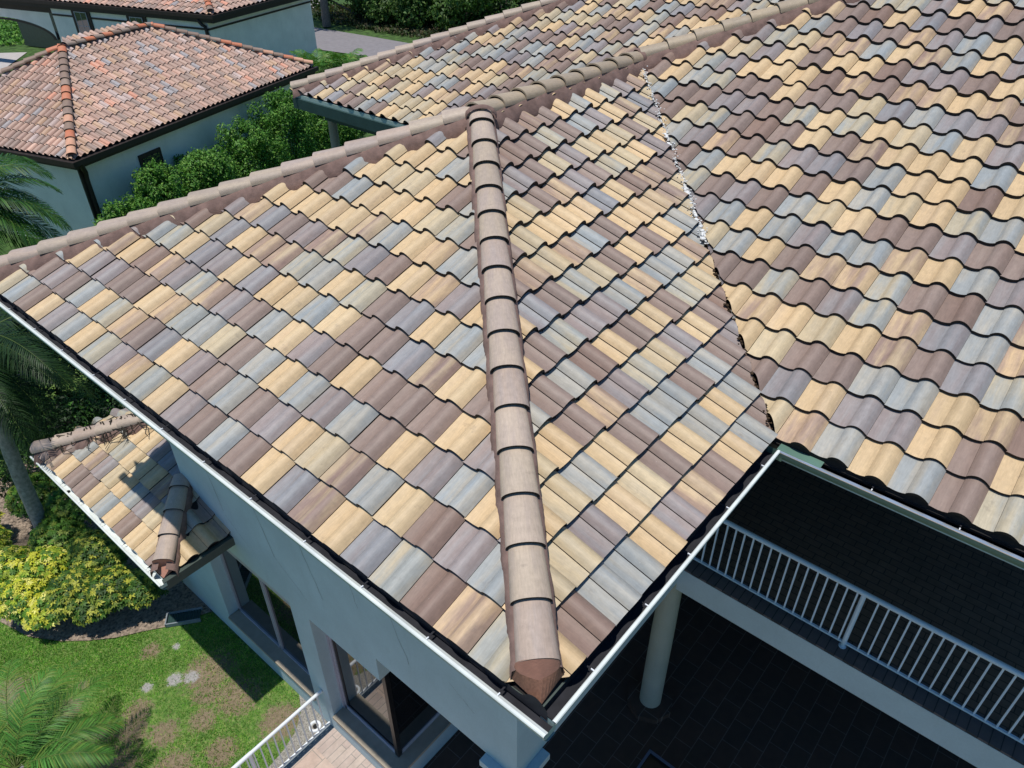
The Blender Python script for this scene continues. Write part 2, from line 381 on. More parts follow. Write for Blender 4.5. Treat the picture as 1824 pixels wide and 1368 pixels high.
CAPR = pal({'x': ((196, 181, 156), (186, 172, 152)), 'y': ((190, 176, 154), (182, 170, 152))})
CAPC = pal({'x': ((206, 191, 175), (194, 180, 170)), 'y': ((199, 182, 169), (190, 177, 170)), 'z': ((202, 188, 170), (192, 179, 166))})
def cap_row(name, P0, P1, parent, expo=0.36, wid=0.27, hei=0.10, base=0.035, pal_=None, mat=None, first=0.0, nose_mi=1):
    P0 = Vector(P0); P1 = Vector(P1); d = (P1 - P0).normalized(); Ln = (P1 - P0).length
    side = d.cross(Vector((0, 0, 1))).normalized(); up = side.cross(d).normalized()
    PA = pal_ or CAPC; keys = list(PA)
    V = []; F = []; MI = []; CA = []; CB = []; UV = []; SM = []
    def grid(rows, mi, a, b, uo, sm=True):
        n0 = len(V); c = len(rows[0])
        for r in rows: V.extend(r)
        for i in range(len(rows) - 1):
            for j in range(c - 1):
                F.append((n0 + i * c + j, n0 + i * c + j + 1, n0 + (i + 1) * c + j + 1, n0 + (i + 1) * c + j)); MI.append(mi); SM.append(sm)
                CA.append(a); CB.append(b)
                q = [(uo + j * 0.03, uo + i * 0.12), (uo + (j + 1) * 0.03, uo + i * 0.12), (uo + (j + 1) * 0.03, uo + (i + 1) * 0.12), (uo + j * 0.03, uo + (i + 1) * 0.12)]
                UV.append(q)
    s = first; rnd = random.Random(len(name) * 7 + int(Ln * 100)); arc = 14
    while s < Ln - 0.05:
        ch = rnd.choice(keys); a, b = PA[ch]; g = rnd.uniform(0.94, 1.05); a = tuple(v * g for v in a)
        e = min(expo, Ln - s); jig = rnd.uniform(-0.004, 0.004); uo = rnd.random() * 30
        def ring(fr, tk=0.0):
            wd = (wid * (1 - 0.10 * fr)) / 2 - tk; ht = hei * (1 - 0.10 * fr) - tk; lift = base + 0.026 * (1 - fr)
            c = P0 + d * (s + fr * e + (0.0)) + side * jig
            out = []
            for i in range(arc + 1):
                t = math.pi * i / arc
                out.append(c + side * (math.cos(t) * wd) + up * (lift + math.sin(t) ** 0.8 * ht))
            return out
        rings = [ring(f) for f in (0, 0.25, 0.5, 0.75, 1.08)]
        grid(rings, 0, a, b, uo)
        grid([ring(0), ring(0, 0.017)], nose_mi, a, b, uo, False)
        grid([ring(0, 0.017), ring(0.3, 0.03)], 1, a, b, uo)
        s += expo
    me = bpy.data.meshes.new(name); me.from_pydata([tuple(v) for v in V], [], F)
    me.materials.append(mat or M_TILE); me.materials.append(M_NOSE)
    me.polygons.foreach_set("material_index", MI); me.polygons.foreach_set("use_smooth", SM)
    n = len(F)
    for nm, C in (("colA", CA), ("colB", CB)):
        at = me.attributes.new(nm, 'FLOAT_COLOR', 'CORNER'); arr = np.ones((n, 4, 4), np.float32)
        arr[:, :, :3] = np.array(C, np.float32)[:, None, :]; at.data.foreach_set("color", arr.ravel())
    uvl = me.uv_layers.new(name="UVMap"); uvl.data.foreach_set("uv", np.array(UV, np.float32).ravel())
    me.update(); return link(name, me, parent)

def mortar_skirt(name, P0, P1, nL, nR, parent, wl=0.17, wr=0.17, mat=None, n=None, top=0.085, jag=0.006, over=0.080):
    """mortar bedding under a cap row; nL/nR: roof normals each side (points down the slope away from the ridge)"""
    P0 = Vector(P0); P1 = Vector(P1); d = (P1 - P0).normalized(); Ln = (P1 - P0).length
    side = d.cross(Vector((0, 0, 1))).normalized(); n = n or int(Ln / 0.03)
    b = MB(); rnd = random.Random(int(Ln * 77))
    for sgn, tanl, wd in ((1, nR, wr), (-1, nL, wl)):
        if not wd: continue
        rows = []; ph = rnd.random() * 6
        for i in range(n + 1):
            c = P0 + d * (Ln * i / n); w_ = wd + jag * rnd.uniform(-1, 1) + jag * math.sin(i * 0.35 + ph)
            o = side * sgn
            dz = -tanl   # drop per unit lateral distance
            rows.append([c + o * 0.05 + Vector((0, 0, top)), c + o * 0.115 + Vector((0, 0, max(over + 0.012, .094) + dz * 0.115)), c + o * (w_ * 0.94) + Vector((0, 0, over + dz * w_ * 0.94)), c + o * w_ + Vector((0, 0, -0.035 + dz * w_))])
        vs = [v for r in rows for v in r]; fs = []
        for i in range(n):
            for j in range(3):
                q = (i * 4 + j, i * 4 + j + 1, (i + 1) * 4 + j + 1, (i + 1) * 4 + j); fs.append(q if sgn > 0 else q[::-1])
        b.add(vs, fs, 0, True)
    return b.build(name, mat or M_MORTAR, parent)

p = 0.40444; TH = math.atan(p); CT, ST = math.cos(TH), math.sin(TH)
E_ = 0.3418; W_ = 0.30; PK_ = 4.05; BX = 3.12; JX = BX + PK_; PZ = PK_ * p
GZ = -6.9
house = empty("tiled_house", (1.0, 3.0, GZ))
tag(house, "large blue-grey two-storey house under the tan, brown and blue-grey tiled hip roof", "house")

# tile colours read off the photograph, row -> (letters, first column)
KA = {0: ("TOPNOGTQGTMBMVTOPVOTBVTMBY", -1), 1: ("BVNTBQYTVMBMVTGMPOTBMVMOY", 1), 2: ("TBVTMBVBTBMYBOPTMMVVTB", 2),
      3: ("VTMMMTMVTBMVPOV", 3), 4: ("MTQGMMTBTTGTVGTO", 4), 5: ("BBTGMOTBOQPTG", 5), 6: ("TVPTMGOQVM", 6), 7: ("BBPTBQ", 7), 8: ("MO", 8)}
DA = Vector((CT, 0, ST)); DB = Vector((0, CT, ST)); DN = Vector((0, -CT, ST))
s2 = 1 / math.sqrt(2)
fA = tile_face("roof_slope", (0, 0, 0), (0, 1, 0), DA, 0.2665, W_, E_, -2, 28, 0, 13,
               [((0, 0, 0), (-s2, s2, 0)), ((0, 2 * PK_, 0), (-s2, -s2, 0)), ((.135, .135, 0), (s2, s2, 0))], house, KA)
fA["label"] = "left roof slope with fine pale tile seams"
kb = {0: ("BTMPVTBBNTT", 0), 1: ("TBTMYTVYYM", 0), 2: ("MBMBBMTBYTV", -2), 3: ("MTVYOVPMTYB", -3), 4: ("YOMTMTNBMB", -4), 5: ("PBVVOMT", -2), 6: ("OMGT", 0)}
fB = tile_face("roof_slope", (0, 0, 0), (-1, 0, 0), DB, -3.143, W_, 0.3265, -15, 12, 0, 14,
               [((0, 0, 0), (s2, -s2, 0)), ((BX, 0, 0), (-s2, s2, 0)), ((0, PK_, 0), (0, -1, 0)), ((.135, .135, 0), (s2, s2, 0))], house, kb, thick=0.047)
kc = {0: ("BOMBTBPYT", -6), 1: ("TOTMTVVTGMM", -7), 2: ("NPTBBMMY", -5), 3: ("OGMQTYTP", -4), 4: ("BGPOVMOM", -3), 5: ("BNMOPPM", -3)}
fC = tile_face("roof_slope", (BX, 0, 0), (0, 1, 0), DA, -0.2981, W_, E_, -14, 16, 0, 22,
               [((BX, 0, 0), (s2, -s2, 0)), ((JX, PK_, 0), (-s2, -s2, 0)), ((0, -4.2, 0), (0, 1, 0)), ((10.2, 0, 0), (-1, 0, 0))], house, kc)
fD = tile_face("roof_slope", (7.0, 0, 0), (0, 1, 0), DA, -0.305, 0.3, E_, 5, 42, 0, 22,
               [((7.0, 11.75, 0), (-s2, -s2, 0)), ((15.1, 0, 0), (s2, s2, 0)), ((14.0, 0, 0), (-1, 0, 0))], house)
fN1 = tile_face("roof_slope", (0, 2 * PK_, 0), (1, 0, 0), DN, 0.1, W_, E_, -1, 26, 0, 13,
               [((0, 2 * PK_, 0), (s2, s2, 0)), ((JX, 0, 0), (-1, 0, 0)), ((0, PK_, 0), (0, 1, 0))], house)
fN2 = tile_face("roof_slope", (0, 2 * PK_, 0), (1, 0, 0), DN, 0.1, W_, E_, 22, 42, 0, 22,
               [((JX, 0, 0), (1, 0, 0)), ((JX, PK_, 0), (s2, s2, 0)), ((15.1, 0, 0), (-s2, -s2, 0)), ((0, 8.1, 0), (0, -1, 0))], house)
# underlay decks and soffit
dk = MB(); h = -0.055
def dp(x, y, z): return (x, y, z + h)
dk.add([dp(.02, .02, 0), dp(PK_, PK_, PZ), dp(.02, 2 * PK_ - .02, 0)], [(0, 1, 2)])
dk.add([dp(.02, .02, 0), dp(BX, .02, 0), dp(JX, PK_, PZ), dp(PK_, PK_, PZ)], [(0, 1, 2, 3)])
XE = 10.2; ZE = (XE - BX) * p
dk.add([dp(BX, 0, 0), dp(BX, -4.2, 0), dp(XE, -4.2, ZE), dp(XE, JX + PK_ - XE, ZE), dp(JX, PK_, PZ)], [(0, 1, 2, 3, 4)])
dk.add([dp(7, 11.75, 0), dp(7, 8.1, 0), dp(14, 1.1, 7 * p), dp(14, 4.75, 7 * p)], [(0, 1, 2, 3)])
dk.add([dp(0, 8.1, 0), dp(7, 8.1, 0), dp(XE, 15.1 - XE, (XE - 7) * p), dp(XE, JX + PK_ - XE, ZE), dp(JX, PK_, PZ), dp(PK_, PK_, PZ)], [(0, 1, 2, 3, 4, 5)])
dk.add([(XE, -4.2, ZE - .06), (XE, 1.0, ZE - .06), (XE + 6, 1.0, 0), (XE + 6, -4.2, 0)], [(0, 1, 2, 3)])
dk.add([(14, 1.1, 7 * p - .06), (14, 4.75, 7 * p - .06), (19, 4.75, 1.0), (19, 1.1, 1.0)], [(0, 1, 2, 3)])
dk.build("roof_underlay", M_DECK, house)
so_ = MB(); so_.box((0.02, 0.02, -0.22), (1.02, 8.08, -0.20)); so_.box((1.02, 0.02, -0.22), (4.3, 1.02, -0.20)); so_.box((3.14, -4.2, -0.22), (6.4, 0.0, -0.20))
so_.box((1.02, 7.0, -0.22), (7.0, 8.08, -0.20)); so_.box((7.02, 7.0, -0.22), (8.2, 11.7, -0.20))
so_.build("soffit", M_WALL, house)
fz = MB(); fz.box((0.02, 0.02, -0.20), (0.045, 8.06, -0.05)); fz.box((0.045, 0.02, -0.20), (3.14, 0.045, -0.05)); fz.box((3.14, -4.2, -0.20), (3.165, 0.02, -0.05))
fz.build("fascia", M_DKGREEN, house)
ft = MB(); ft.box((6.95, 8.0, -0.30), (7.02, 11.7, -0.10)); ft.box((7.02, 11.66, -0.30), (9.0, 11.70, -0.10))
ft.box((7.0, 8.0, -0.10), (7.04, 11.7, -0.035), 1)
ft.build("fascia", [M_TEAL, M_GUT_FACE], house)["label"] = "teal fascia of the rear wing"

# caps and mortar
hipL = -p * s2 / s2
def hp(x, y, z, up=0.0): return (x, y, z + up)
cap_row("hip_cap_row", hp(.165, .165, .165 * p), (PK_ - .03, PK_ - .03, PZ - .012), house, 0.362, 0.262, 0.094)
mortar_skirt("hip_mortar", hp(.14, .14, .14 * p), (PK_, PK_, PZ), p * s2, p * s2, house, 0.160, 0.152, jag=0.004)
cap_row("hip_cap_row", (.1, 2 * PK_ - .1, .1 * p), (PK_ - .05, PK_ + .05, PZ - .02), house, 0.362, 0.26, 0.095)
mortar_skirt("hip_mortar", (.05, 2 * PK_ - .05, .05 * p), (PK_, PK_, PZ), p * s2, p * s2, house, 0.205, 0.205, jag=0.010, over=0.026)
cap_row("ridge_cap_row", (PK_ - .10, PK_, PZ - .01), (JX + .02, PK_, PZ - .01), house, 0.362, 0.26, 0.10, nose_mi=0, pal_=CAPR)
mortar_skirt("ridge_mortar", (PK_, PK_, PZ), (JX, PK_, PZ), p, p, house, 0.20, 0.20, jag=0.012, over=0.030)
kx = XE - JX
cap_row("hip_cap_row", (JX + .02, PK_ - .02, PZ), (XE, PK_ - kx, PZ + kx * p), house, 0.362, 0.25, 0.105, nose_mi=0, pal_=CAPR)
mortar_skirt("hip_mortar", (JX, PK_, PZ), (XE, PK_ - kx, PZ + kx * p), p * s2, p * s2, house, 0.205, 0.205, jag=0.010, over=0.026)
cap_row("hip_cap_row", (7.03, 11.72, 0.02), (14, 4.75, 7 * p), house, 0.362, 0.26, 0.10)
mortar_skirt("hip_mortar", (7.03, 11.72, 0.01), (14, 4.75, 7 * p), p * s2, p * s2, house, 0.205, 0.205, jag=0.010, over=0.026)
# red mortar collars at the junctions
def collar(c, r, axis, name="mortar_collar"):
    b = MB(); c = Vector(c); a = Vector(axis).normalized(); sd_ = a.cross(Vector((0, 0, 1))).normalized(); up = sd_.cross(a)
    V = []
    for s_ in (-.035, -.02, .02, .035):
        rr = r * (1.0 if abs(s_) > .03 else 1.10)
        for i in range(17):
            t = math.pi * i / 16; V.append(c + a * s_ + sd_ * math.cos(t) * rr * (1 + .03 * math.sin(i * 2.3)) + up * (math.sin(t) ** .8 * rr * 0.82 + .03))
    F = [(j * 17 + i, j * 17 + i + 1, (j + 1) * 17 + i + 1, (j + 1) * 17 + i) for j in range(3) for i in range(16)]
    b.add(V, F, 0, True); return b.build(name, M_MORTAR, house)
collar((PK_ - .07, PK_ - .07, PZ - .02), .150, (1, 1, p)); collar((JX + .01, PK_ - .01, PZ + .0), .138, (1, -.6, p * .5))
# terracotta closure at the foot of the near hip
d = Vector((1, 1, p)).normalized(); sd3 = d.cross(Vector((0, 0, 1))).normalized(); up3 = sd3.cross(d)
c0 = Vector((.165, .165, .165 * p)); b = MB(); V = []
wd, ht = .1345, .094
archp = [c0 + d * .004 + sd3 * (math.cos(math.pi * i / 16) * wd) + up3 * (.060 + math.sin(math.pi * i / 16) ** .8 * ht) for i in range(17)]
midp = [c0 - d * (.085 * (1 - abs(i - 8) / 8) ** .8) + sd3 * (math.cos(math.pi * i / 16) * wd) + up3 * (.052 - .022 * (1 - abs(i - 8) / 8)) for i in range(17)]
b.add(archp + midp, [(i, i + 1, 17 + i + 1, 17 + i) for i in range(16)], 0, True)
b.add(archp, [tuple(range(17))], 0)
tip = c0 - d * .205 + up3 * (-.045); fl = c0 + sd3 * (wd + .03) + up3 * -.04 - d * .03; fr_ = c0 - sd3 * (wd + .03) + up3 * -.04 - d * .03
low = []
for i in range(17):
    t = i / 16; q = fl.lerp(tip, min(1, 2 * t)) if t <= .5 else tip.lerp(fr_, 2 * t - 1); low.append(q)
b.add(midp + low, [(i, i + 1, 17 + i + 1, 17 + i) for i in range(16)], 1, False)
b.build("hip_end_mortar", [M_MORTAR_END, M_MORTAR_CUT], house)

# valley: cement dabs above, dirt-filled gap below
vb = MB(); rnd = random.Random(3)
def vpt(t): return Vector((BX + t, t, t * p))
def blob(bm_, c, r, fl=0.5, mi=0):
    V = []; n = 7
    for i in range(1, 4):
        for k in range(n):
            ph = math.pi * i / 4; th = 2 * math.pi * k / n; rr = r * rnd.uniform(.65, 1.25)
            V.append(c + Vector((math.sin(ph) * math.cos(th) * rr, math.sin(ph) * math.sin(th) * rr, math.cos(ph) * rr * fl)))
    V += [c + Vector((0, 0, r * fl)), c - Vector((0, 0, r * fl))]
    F = [(i * n + k, (i + 1) * n + k, (i + 1) * n + (k + 1) % n, i * n + (k + 1) % n) for i in range(2) for k in range(n)]
    F += [(21, k, (k + 1) % n) for k in range(n)] + [(22, 14 + (k + 1) % n, 14 + k) for k in range(n)]
    bm_.add(V, F, mi, True)
t = 1.60
while t < 3.98:
    c = vpt(t); wd_ = 1.0 if (1.62 < t < 1.95 or 2.1 < t < 2.25 or 2.75 < t < 2.9) else .55
    blob(vb, c + Vector((rnd.uniform(-.012, .012), rnd.uniform(-.012, .012), rnd.uniform(.012, .035))), .034 * wd_ * rnd.uniform(.6, 1.15), .42)
    for _ in range(2): blob(vb, c + Vector((rnd.uniform(-.055, .055), rnd.uniform(-.055, .055), rnd.uniform(.02, .055))), .011 * rnd.uniform(.5, 1.1), .5)
    t += rnd.uniform(.008, .020)
vb.build("valley_cement", M_CEMENT, house)["kind"] = "stuff"
vb2 = MB(); t = 0.02
while t < 1.65:
    if rnd.random() < .75:
        for _ in range(2): blob(vb2, vpt(t) + Vector((rnd.uniform(-.02, .02), rnd.uniform(-.02, .02), rnd.uniform(-.03, .012))), .016 * rnd.uniform(.5, 1.2), .7)
    t += .018
vb2.build("valley_debris", M_DEBRIS, house)["kind"] = "stuff"

# ---------------------------------------------------------------- gutters
def gutter(name, a, b_, out, mats, z=-0.05, wdt=.105, dep=.10, lip=.012, parent=house, strap=0.62, ph=0.2, strapmat=None, inner=None):
    """a,b: ends of the inner (back) edge at height z; out: unit vector away from the house. mats: face, lip, bottom, inner front"""
    A = Vector(a); B = Vector(b_); o = Vector(out); L = (B - A); n = L.normalized(); ln = L.length
    z1 = Vector((0, 0, 1)); m = MB()
    def strip(p0, p1, mi, sm=False): # quad between offsets (out,z)
        q = [A + o * p0[0] + z1 * p0[1], B + o * p0[0] + z1 * p0[1], B + o * p1[0] + z1 * p1[1], A + o * p1[0] + z1 * p1[1]]
        m.add(q, [(0, 1, 2, 3)], mi, sm)
    pr_ = [(0, 0), (0, -dep * .62), (wdt * .6, -dep * .62), (wdt * .8, -dep * .6), (wdt * .96, -dep * .45), (wdt * .96, -.006)]
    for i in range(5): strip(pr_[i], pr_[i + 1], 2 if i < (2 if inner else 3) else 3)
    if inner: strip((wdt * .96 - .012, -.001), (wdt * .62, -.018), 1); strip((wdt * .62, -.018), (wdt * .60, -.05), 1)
    po = [(0, -dep - .004), (wdt * .62, -dep - .004), (wdt * .84, -dep * .75), (wdt, -dep * .45), (wdt, -.016)]
    for i in range(4): strip(po[i], po[i + 1], 0)
    # rolled lip
    lp = [(wdt, -.016), (wdt + .006, -.012), (wdt + .008, -.003), (wdt + .003, .004), (wdt * .96 - .010, .004), (wdt * .96 - .017, -.002), (wdt * .96 - .015, -.012)]
    for i in range(6): strip(lp[i], lp[i + 1], 1, True)
    for E in (A, B): m.add([E + o * x + z1 * y for x, y in pr_], [tuple(range(6))], 0)
    g = m.build(name, [mats[0], mats[1], mats[2], mats[3]], parent)
    s = ph; st_r = random.Random(int(ln * 10))
    while s < ln - .1:
        q = MB(); c = A + n * s
        q.obox(c + o * (wdt * .60) + z1 * -.008, n * .008, o * (wdt * .35 + .004), z1 * .008)
        q.obox(c + o * -.02 + z1 * -.004, n * .012, o * (wdt * .45 + .02), z1 * .004, 1)
        q.build("gutter_strap", [M_WHITE, M_GUT_IN], g)
        s += strap * st_r.uniform(.93, 1.07)
    return g
GI = 0.018
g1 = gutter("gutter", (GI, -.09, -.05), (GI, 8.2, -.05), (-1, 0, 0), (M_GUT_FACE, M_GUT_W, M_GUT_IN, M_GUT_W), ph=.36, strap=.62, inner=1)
g1["label"] = "white gutter with metal straps along the left eave"
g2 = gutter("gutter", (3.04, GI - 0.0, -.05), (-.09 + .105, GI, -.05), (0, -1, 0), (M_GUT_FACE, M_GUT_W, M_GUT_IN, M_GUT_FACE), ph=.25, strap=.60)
g3 = gutter("gutter", (BX + .02, -4.2, -.05), (BX + .02, -.09, -.05), (-1, 0, 0), (M_GUT_G, M_ALU, M_GUT_IN, M_GUT_G), ph=.3, strap=.62)
g3["label"] = "green gutter with a bright metal lip on the right eave"
q = MB(); q.add([(BX - .082, -.12, -.048), (BX - .082, -.12, -.15), (BX - .082, .02, -.15), (BX - .082, .02, -.048)], [(0, 1, 2, 3)])
q.box((BX - .08, -.42, -.052), (BX + .015, -.06, -.044)); q.build("gutter_corner_piece", M_GUT_G, g3)
# wavy bird-stop below the tile noses
def birdstop(a, dirv, n0, n1, offw, outv, parent, mat):
    b = MB(); A = Vector(a); D = Vector(dirv); o = Vector(outv)
    prof = [(t, h_) for t, h_ in S_PROF + S_HUMP]
    for k in range(n0, n1):
        top = [A + D * (offw + k * W_ + (1 - t) * W_) + Vector((0, 0, h_ - .012)) + o * (-.012) for t, h_ in prof]
        bot = [Vector((v.x, v.y, A.z - .085)) + o * .002 for v in top]
        m = len(top); b.add(top + bot, [(i, i + 1, m + i + 1, m + i) for i in range(m - 1)], 0, True)
    return b.build("bird_stop", mat, parent)
birdstop((0, 0, 0), (0, 1, 0), -1, 26, .2665, (-1, 0, 0), house, M_GUT_IN)
birdstop((0, 0, 0), (-1, 0, 0), -11, 0, -3.143, (0, -1, 0), house, M_NOSE)
birdstop((BX, 0, 0), (0, 1, 0), -13, 1, -.2981, (-1, 0, 0), house, M_NOSE)
dh_ = MB(); dh_.tube([(-.045, 6.93, -.13), (-.045, 6.93, -.09)], .038, 14); dh_.build("drain_hole", M_DRAIN, g1)

# ---------------------------------------------------------------- walls
wl = MB()
# upper band and storey, x = 1 plane
wl.box((1.0, 1.0, -3.69), (1.3, 3.13, -.20)); wl.box((1.0, 3.13, -4.14), (1.3, 4.91, -.20))
wl.box((1.0, 4.91, -4.15), (1.3, 7.1, -.20))
wl.box((1.0, 4.49, GZ), (1.3, 4.91, -4.14)); wl.box((1.0, 7.2, GZ), (1.3, 8.85, -3.9)); wl.box((1.003, 7.1, -4.15), (1.3, 7.2, -3.7)); wl.box((1.3, 6.8, -4.1), (6.9, 7.1, -.2))
wl.box((1.0, 3.13, GZ), (1.3, 4.49, -6.47)); wl.box((1.0, 4.91, GZ), (1.3, 7.2, -6.47))
wl.box((1.3, 3.13, GZ), (4.6, 3.43, -6.47)); wl.box((1.3, 3.13, -4.14), (4.6, 3.43, -3.4)); wl.box((2.9, 3.13, -6.47), (4.6, 3.43, -4.14))
wl.box((1.3, 8.55, GZ), (2.8, 8.85, -3.9)); wl.box((2.8, 7.1, GZ), (3.1, 8.85, -3.9))
# beam along the porch, y = 1 plane
wl.box((1.3, 1.0, -3.69), (4.22, 1.3, -.20)); wl.box((4.22, 1.003, -3.3), (6.5, 1.3, -.2))
wl.build("wall", M_WALL, house)
ceil = MB(); ceil.box((1.3, 1.3, -3.45), (6.5, 3.13, -3.40)); ceil.box((1.3, 3.43, -3.45), (6.5, 6.8, -3.40)); ceil.build("porch_ceiling", M_WALL, house)
cp = MB(); cp.box((.90, .90, -3.80), (1.42, 1.42, -3.695)); cp.box((.95, .95, -3.90), (1.37, 1.37, -3.80)); cp.build("column_capital", M_WALL, house)
cc = MB(); cc.tube([(1.16, 1.16, GZ + .3), (1.16, 1.16, -3.9)], .15, 24); cc.build("column", M_WALL, house)
cb = MB(); cb.box((.92, .92, GZ), (1.4, 1.4, GZ + .3)); cb.build("column_base", M_WALL, house)
c2 = MB(); c2.tube([(4.42, 1.14, GZ + .14), (4.40, 1.14, -5), (4.40, 1.14, -3.82)], [.165, .16, .145], 32); col2 = c2.build("column", M_COLUMN, house)
c3 = MB(); c3.tube([(4.42, 1.14, GZ + .02), (4.42, 1.14, GZ + .14)], .36, 8); c3.build("column_base", M_PAVE_PORCH, col2)
# balcony
bl = MB(); bl.box((4.2, -6.0, -3.80), (4.5, 1.0, -3.40)); bl.box((4.5, -6.0, -3.70), (6.6, 1.0, -3.42)); bl.build("balcony_slab", M_WALL, house)
bl = MB(); bl.box((4.205, -5.99, -3.40), (4.50, .995, -3.372)); bl.build("balcony_coping", M_COPING, house)
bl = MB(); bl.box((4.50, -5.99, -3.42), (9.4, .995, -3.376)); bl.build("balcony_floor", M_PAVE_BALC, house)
bw = MB(); bw.box((9.4, -6.0, GZ), (9.6, 3.4, 0.0)); bw.box((4.5, .998, -3.37), (9.4, 1.001, -.3)); bw.box((6.5, 3.1, GZ), (9.4, 3.4, -3.0)); bw.box((6.4, -4.2, -.24), (9.4, 1.0, -.20)); bw.build("wall", M_DECK, house)["label"] = "inner wall of the balcony with deep shade put into its near-black colour"  # near-black underlay material stands in for the balcony's shade
rl = MB(); zt = -3.372 + .92; xr = 4.375
M_RAILB = plain("railing_white_blue_shade", (0.56, 0.70, 0.82), 0.4, var=0.04, scale=3, bump=0)  # white coat tinted blue; sky-lit shade mixed into the colour
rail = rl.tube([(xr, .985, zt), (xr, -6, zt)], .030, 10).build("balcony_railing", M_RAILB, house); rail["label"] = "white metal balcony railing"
MB().box((xr - .014, -6, -3.31), (xr + .014, .985, -3.285)).build("bottom_rail", M_RAILB, rail)
y = -.975
for k in range(-3, 3):
    yy = y - k * 2.5
    if -6 < yy < .99:
        b = MB(); b.tube([(xr, yy, -3.372), (xr, yy, zt)], .027, 12); b.tube([(xr, yy, -3.372), (xr, yy, -3.362)], .042, 14); b.build("post", M_RAILB, rail)
yy = .985 - .07; cnt = 0; bal = None
while yy > -4.6:
    if abs(((yy - y + 1.25) % 2.5) - 1.25) > .05:
        if bal is None:
            b = MB(); b.box((xr - .009, -.009, -3.30), (xr + .009, .009, zt)); bal = b.build("baluster", M_RAILB, rail); bal.location = (0, yy, 0)
        else:
            c = bal.copy(); COL.objects.link(c); c.parent = rail; c.location = (0, yy, 0)
    yy -= .1075
# cracks in the stucco (thin proud strips following the plaster)
rnd = random.Random(11)
def crack(y0, z0, y1, z1, n=9):
    ck = MB(); pts = [(y0 + (y1 - y0) * i / n + rnd.uniform(-.015, .015), z0 + (z1 - z0) * i / n) for i in range(n + 1)]
    V = []
    for ya, za in pts:
        w_ = .0032 * rnd.uniform(.5, 1.2); V += [(.9985, ya - w_, za), (.9985, ya + w_, za)]
    ck.add(V, [(2 * i, 2 * i + 1, 2 * i + 3, 2 * i + 2) for i in range(n)]); ck.build("stucco_crack", M_CRACK, house)
for c in ((6.35, -1.9, 6.05, -3.2), (5.35, -2.0, 4.95, -3.3), (4.4, -2.2, 4.0, -3.35), (3.5, -2.1, 3.3, -2.9), (2.9, -2.1, 2.5, -3.2), (4.95, -3.3, 4.4, -3.7), (6.05, -3.25, 5.6, -3.6), (1.9, -2.9, 1.55, -3.1)): crack(*c)
# windows
w1 = MB(); w1.box((1.19, 3.34, -6.42), (1.235, 4.49, -6.34)); w1.box((1.19, 4.42, -6.42), (1.235, 4.49, -4.14)); w1.box((1.235, 3.30, -6.42), (2.9, 3.345, -6.34)); w1.box((1.17, 4.455, -6.42), (1.19, 4.49, -4.14))
W1 = w1.build("window", M_FRAME, house); W1["label"] = "corner window with black corner post"
MB().box((1.175, 3.285, -6.40), (1.245, 3.355, -3.9)).build("corner_post", M_BLACKFR, W1)
MB().box((1.215, 3.355, -6.34), (1.222, 4.42, -4.1)).box((1.245, 3.315, -6.34), (2.9, 3.322, -4.1)).build("pane", M_GLASS, W1)
MB().box((1.205, 4.375, -6.34), (1.215, 4.42, -4.14)).box((1.205, 3.355, -6.34), (1.215, 4.42, -6.30)).build("gasket", M_BLACKFR, W1)
sl = MB(); sl.box((.965, 3.095, -6.47), (1.19, 4.485, -6.42)); sl.box((1.19, 3.095, -6.47), (2.9, 3.30, -6.42)); sl.build("sill", M_SILL, W1)
w2 = MB(); w2.box((1.15, 4.91, -4.66), (1.20, 7.2, -4.48)); w2.box((1.17, 5.955, -6.42), (1.215, 5.985, -4.66)); w2.box((1.17, 6.01, -6.42), (1.215, 6.04, -4.66)); w2.box((1.17, 7.14, -6.42), (1.215, 7.2, -4.66)); w2.box((1.17, 4.91, -6.42), (1.215, 7.2, -6.38)); w2.box((1.17, 4.91, -6.38), (1.215, 4.95, -4.66))
W2 = w2.build("window", M_FRAME, house); W2["label"] = "wide sliding window with pale frame and mullion"
MB().box((1.195, 4.95, -6.38), (1.202, 5.955, -4.66)).box((1.195, 6.04, -6.38), (1.202, 7.14, -4.66)).build("pane", M_GLASS, W2)
MB().box((1.14, 4.91, -4.48), (1.20, 7.2, -4.15)).build("header_panel", plain("shade_panel_grey_violet", (0.20, 0.20, 0.26), 0.7), W2)
MB().box((.97, 4.915, -6.47), (1.17, 7.195, -6.42)).build("sill", M_SILL, W2)
# lower roof over the bay
ZL = -3.64; ly0, ly1 = 6.08, 9.86; lh = (ly1 - ly0) / 2
LR = tile_face("lower_roof_slope", (0, 0, ZL), (0, 1, 0), DA, 5.90, W_, E_, 0, 14, 0, 6,
     [((0, ly0, 0), (-s2, s2, 0)), ((0, ly1, 0), (-s2, -s2, 0)), ((.13, ly0 + .13, 0), (s2, s2, 0))], house,
     {0: ("TMTTMTBTMMTQ", 0), 1: ("BVTYVBTYVPBMV", 0), 2: ("MGGVPTYTOTPMV", 0), 3: ("GMGMGGVTTBT", 0)}, reject=lambda P: P.x > 1.05 and P.y < 7.0)
tile_face("lower_roof_slope", (0, ly0, ZL), (-1, 0, 0), DB, -1.42, W_, E_, 0, 6, 0, 3, [((0, ly0, 0), (s2, -s2, 0)), ((1.0, 0, 0), (-1, 0, 0)), ((.13, ly0 + .13, 0), (s2, s2, 0))], house, {0: ("GPTT", 0)})
tile_face("lower_roof_slope", (0, ly1, ZL), (1, 0, 0), DN, 0.0, W_, E_, 0, 12, 0, 6, [((0, ly1, 0), (s2, s2, 0)), ((2 * lh, ly1, 0), (-s2, s2, 0))], house)
lc1 = (.13, ly0 + .13, ZL + .13 * p)
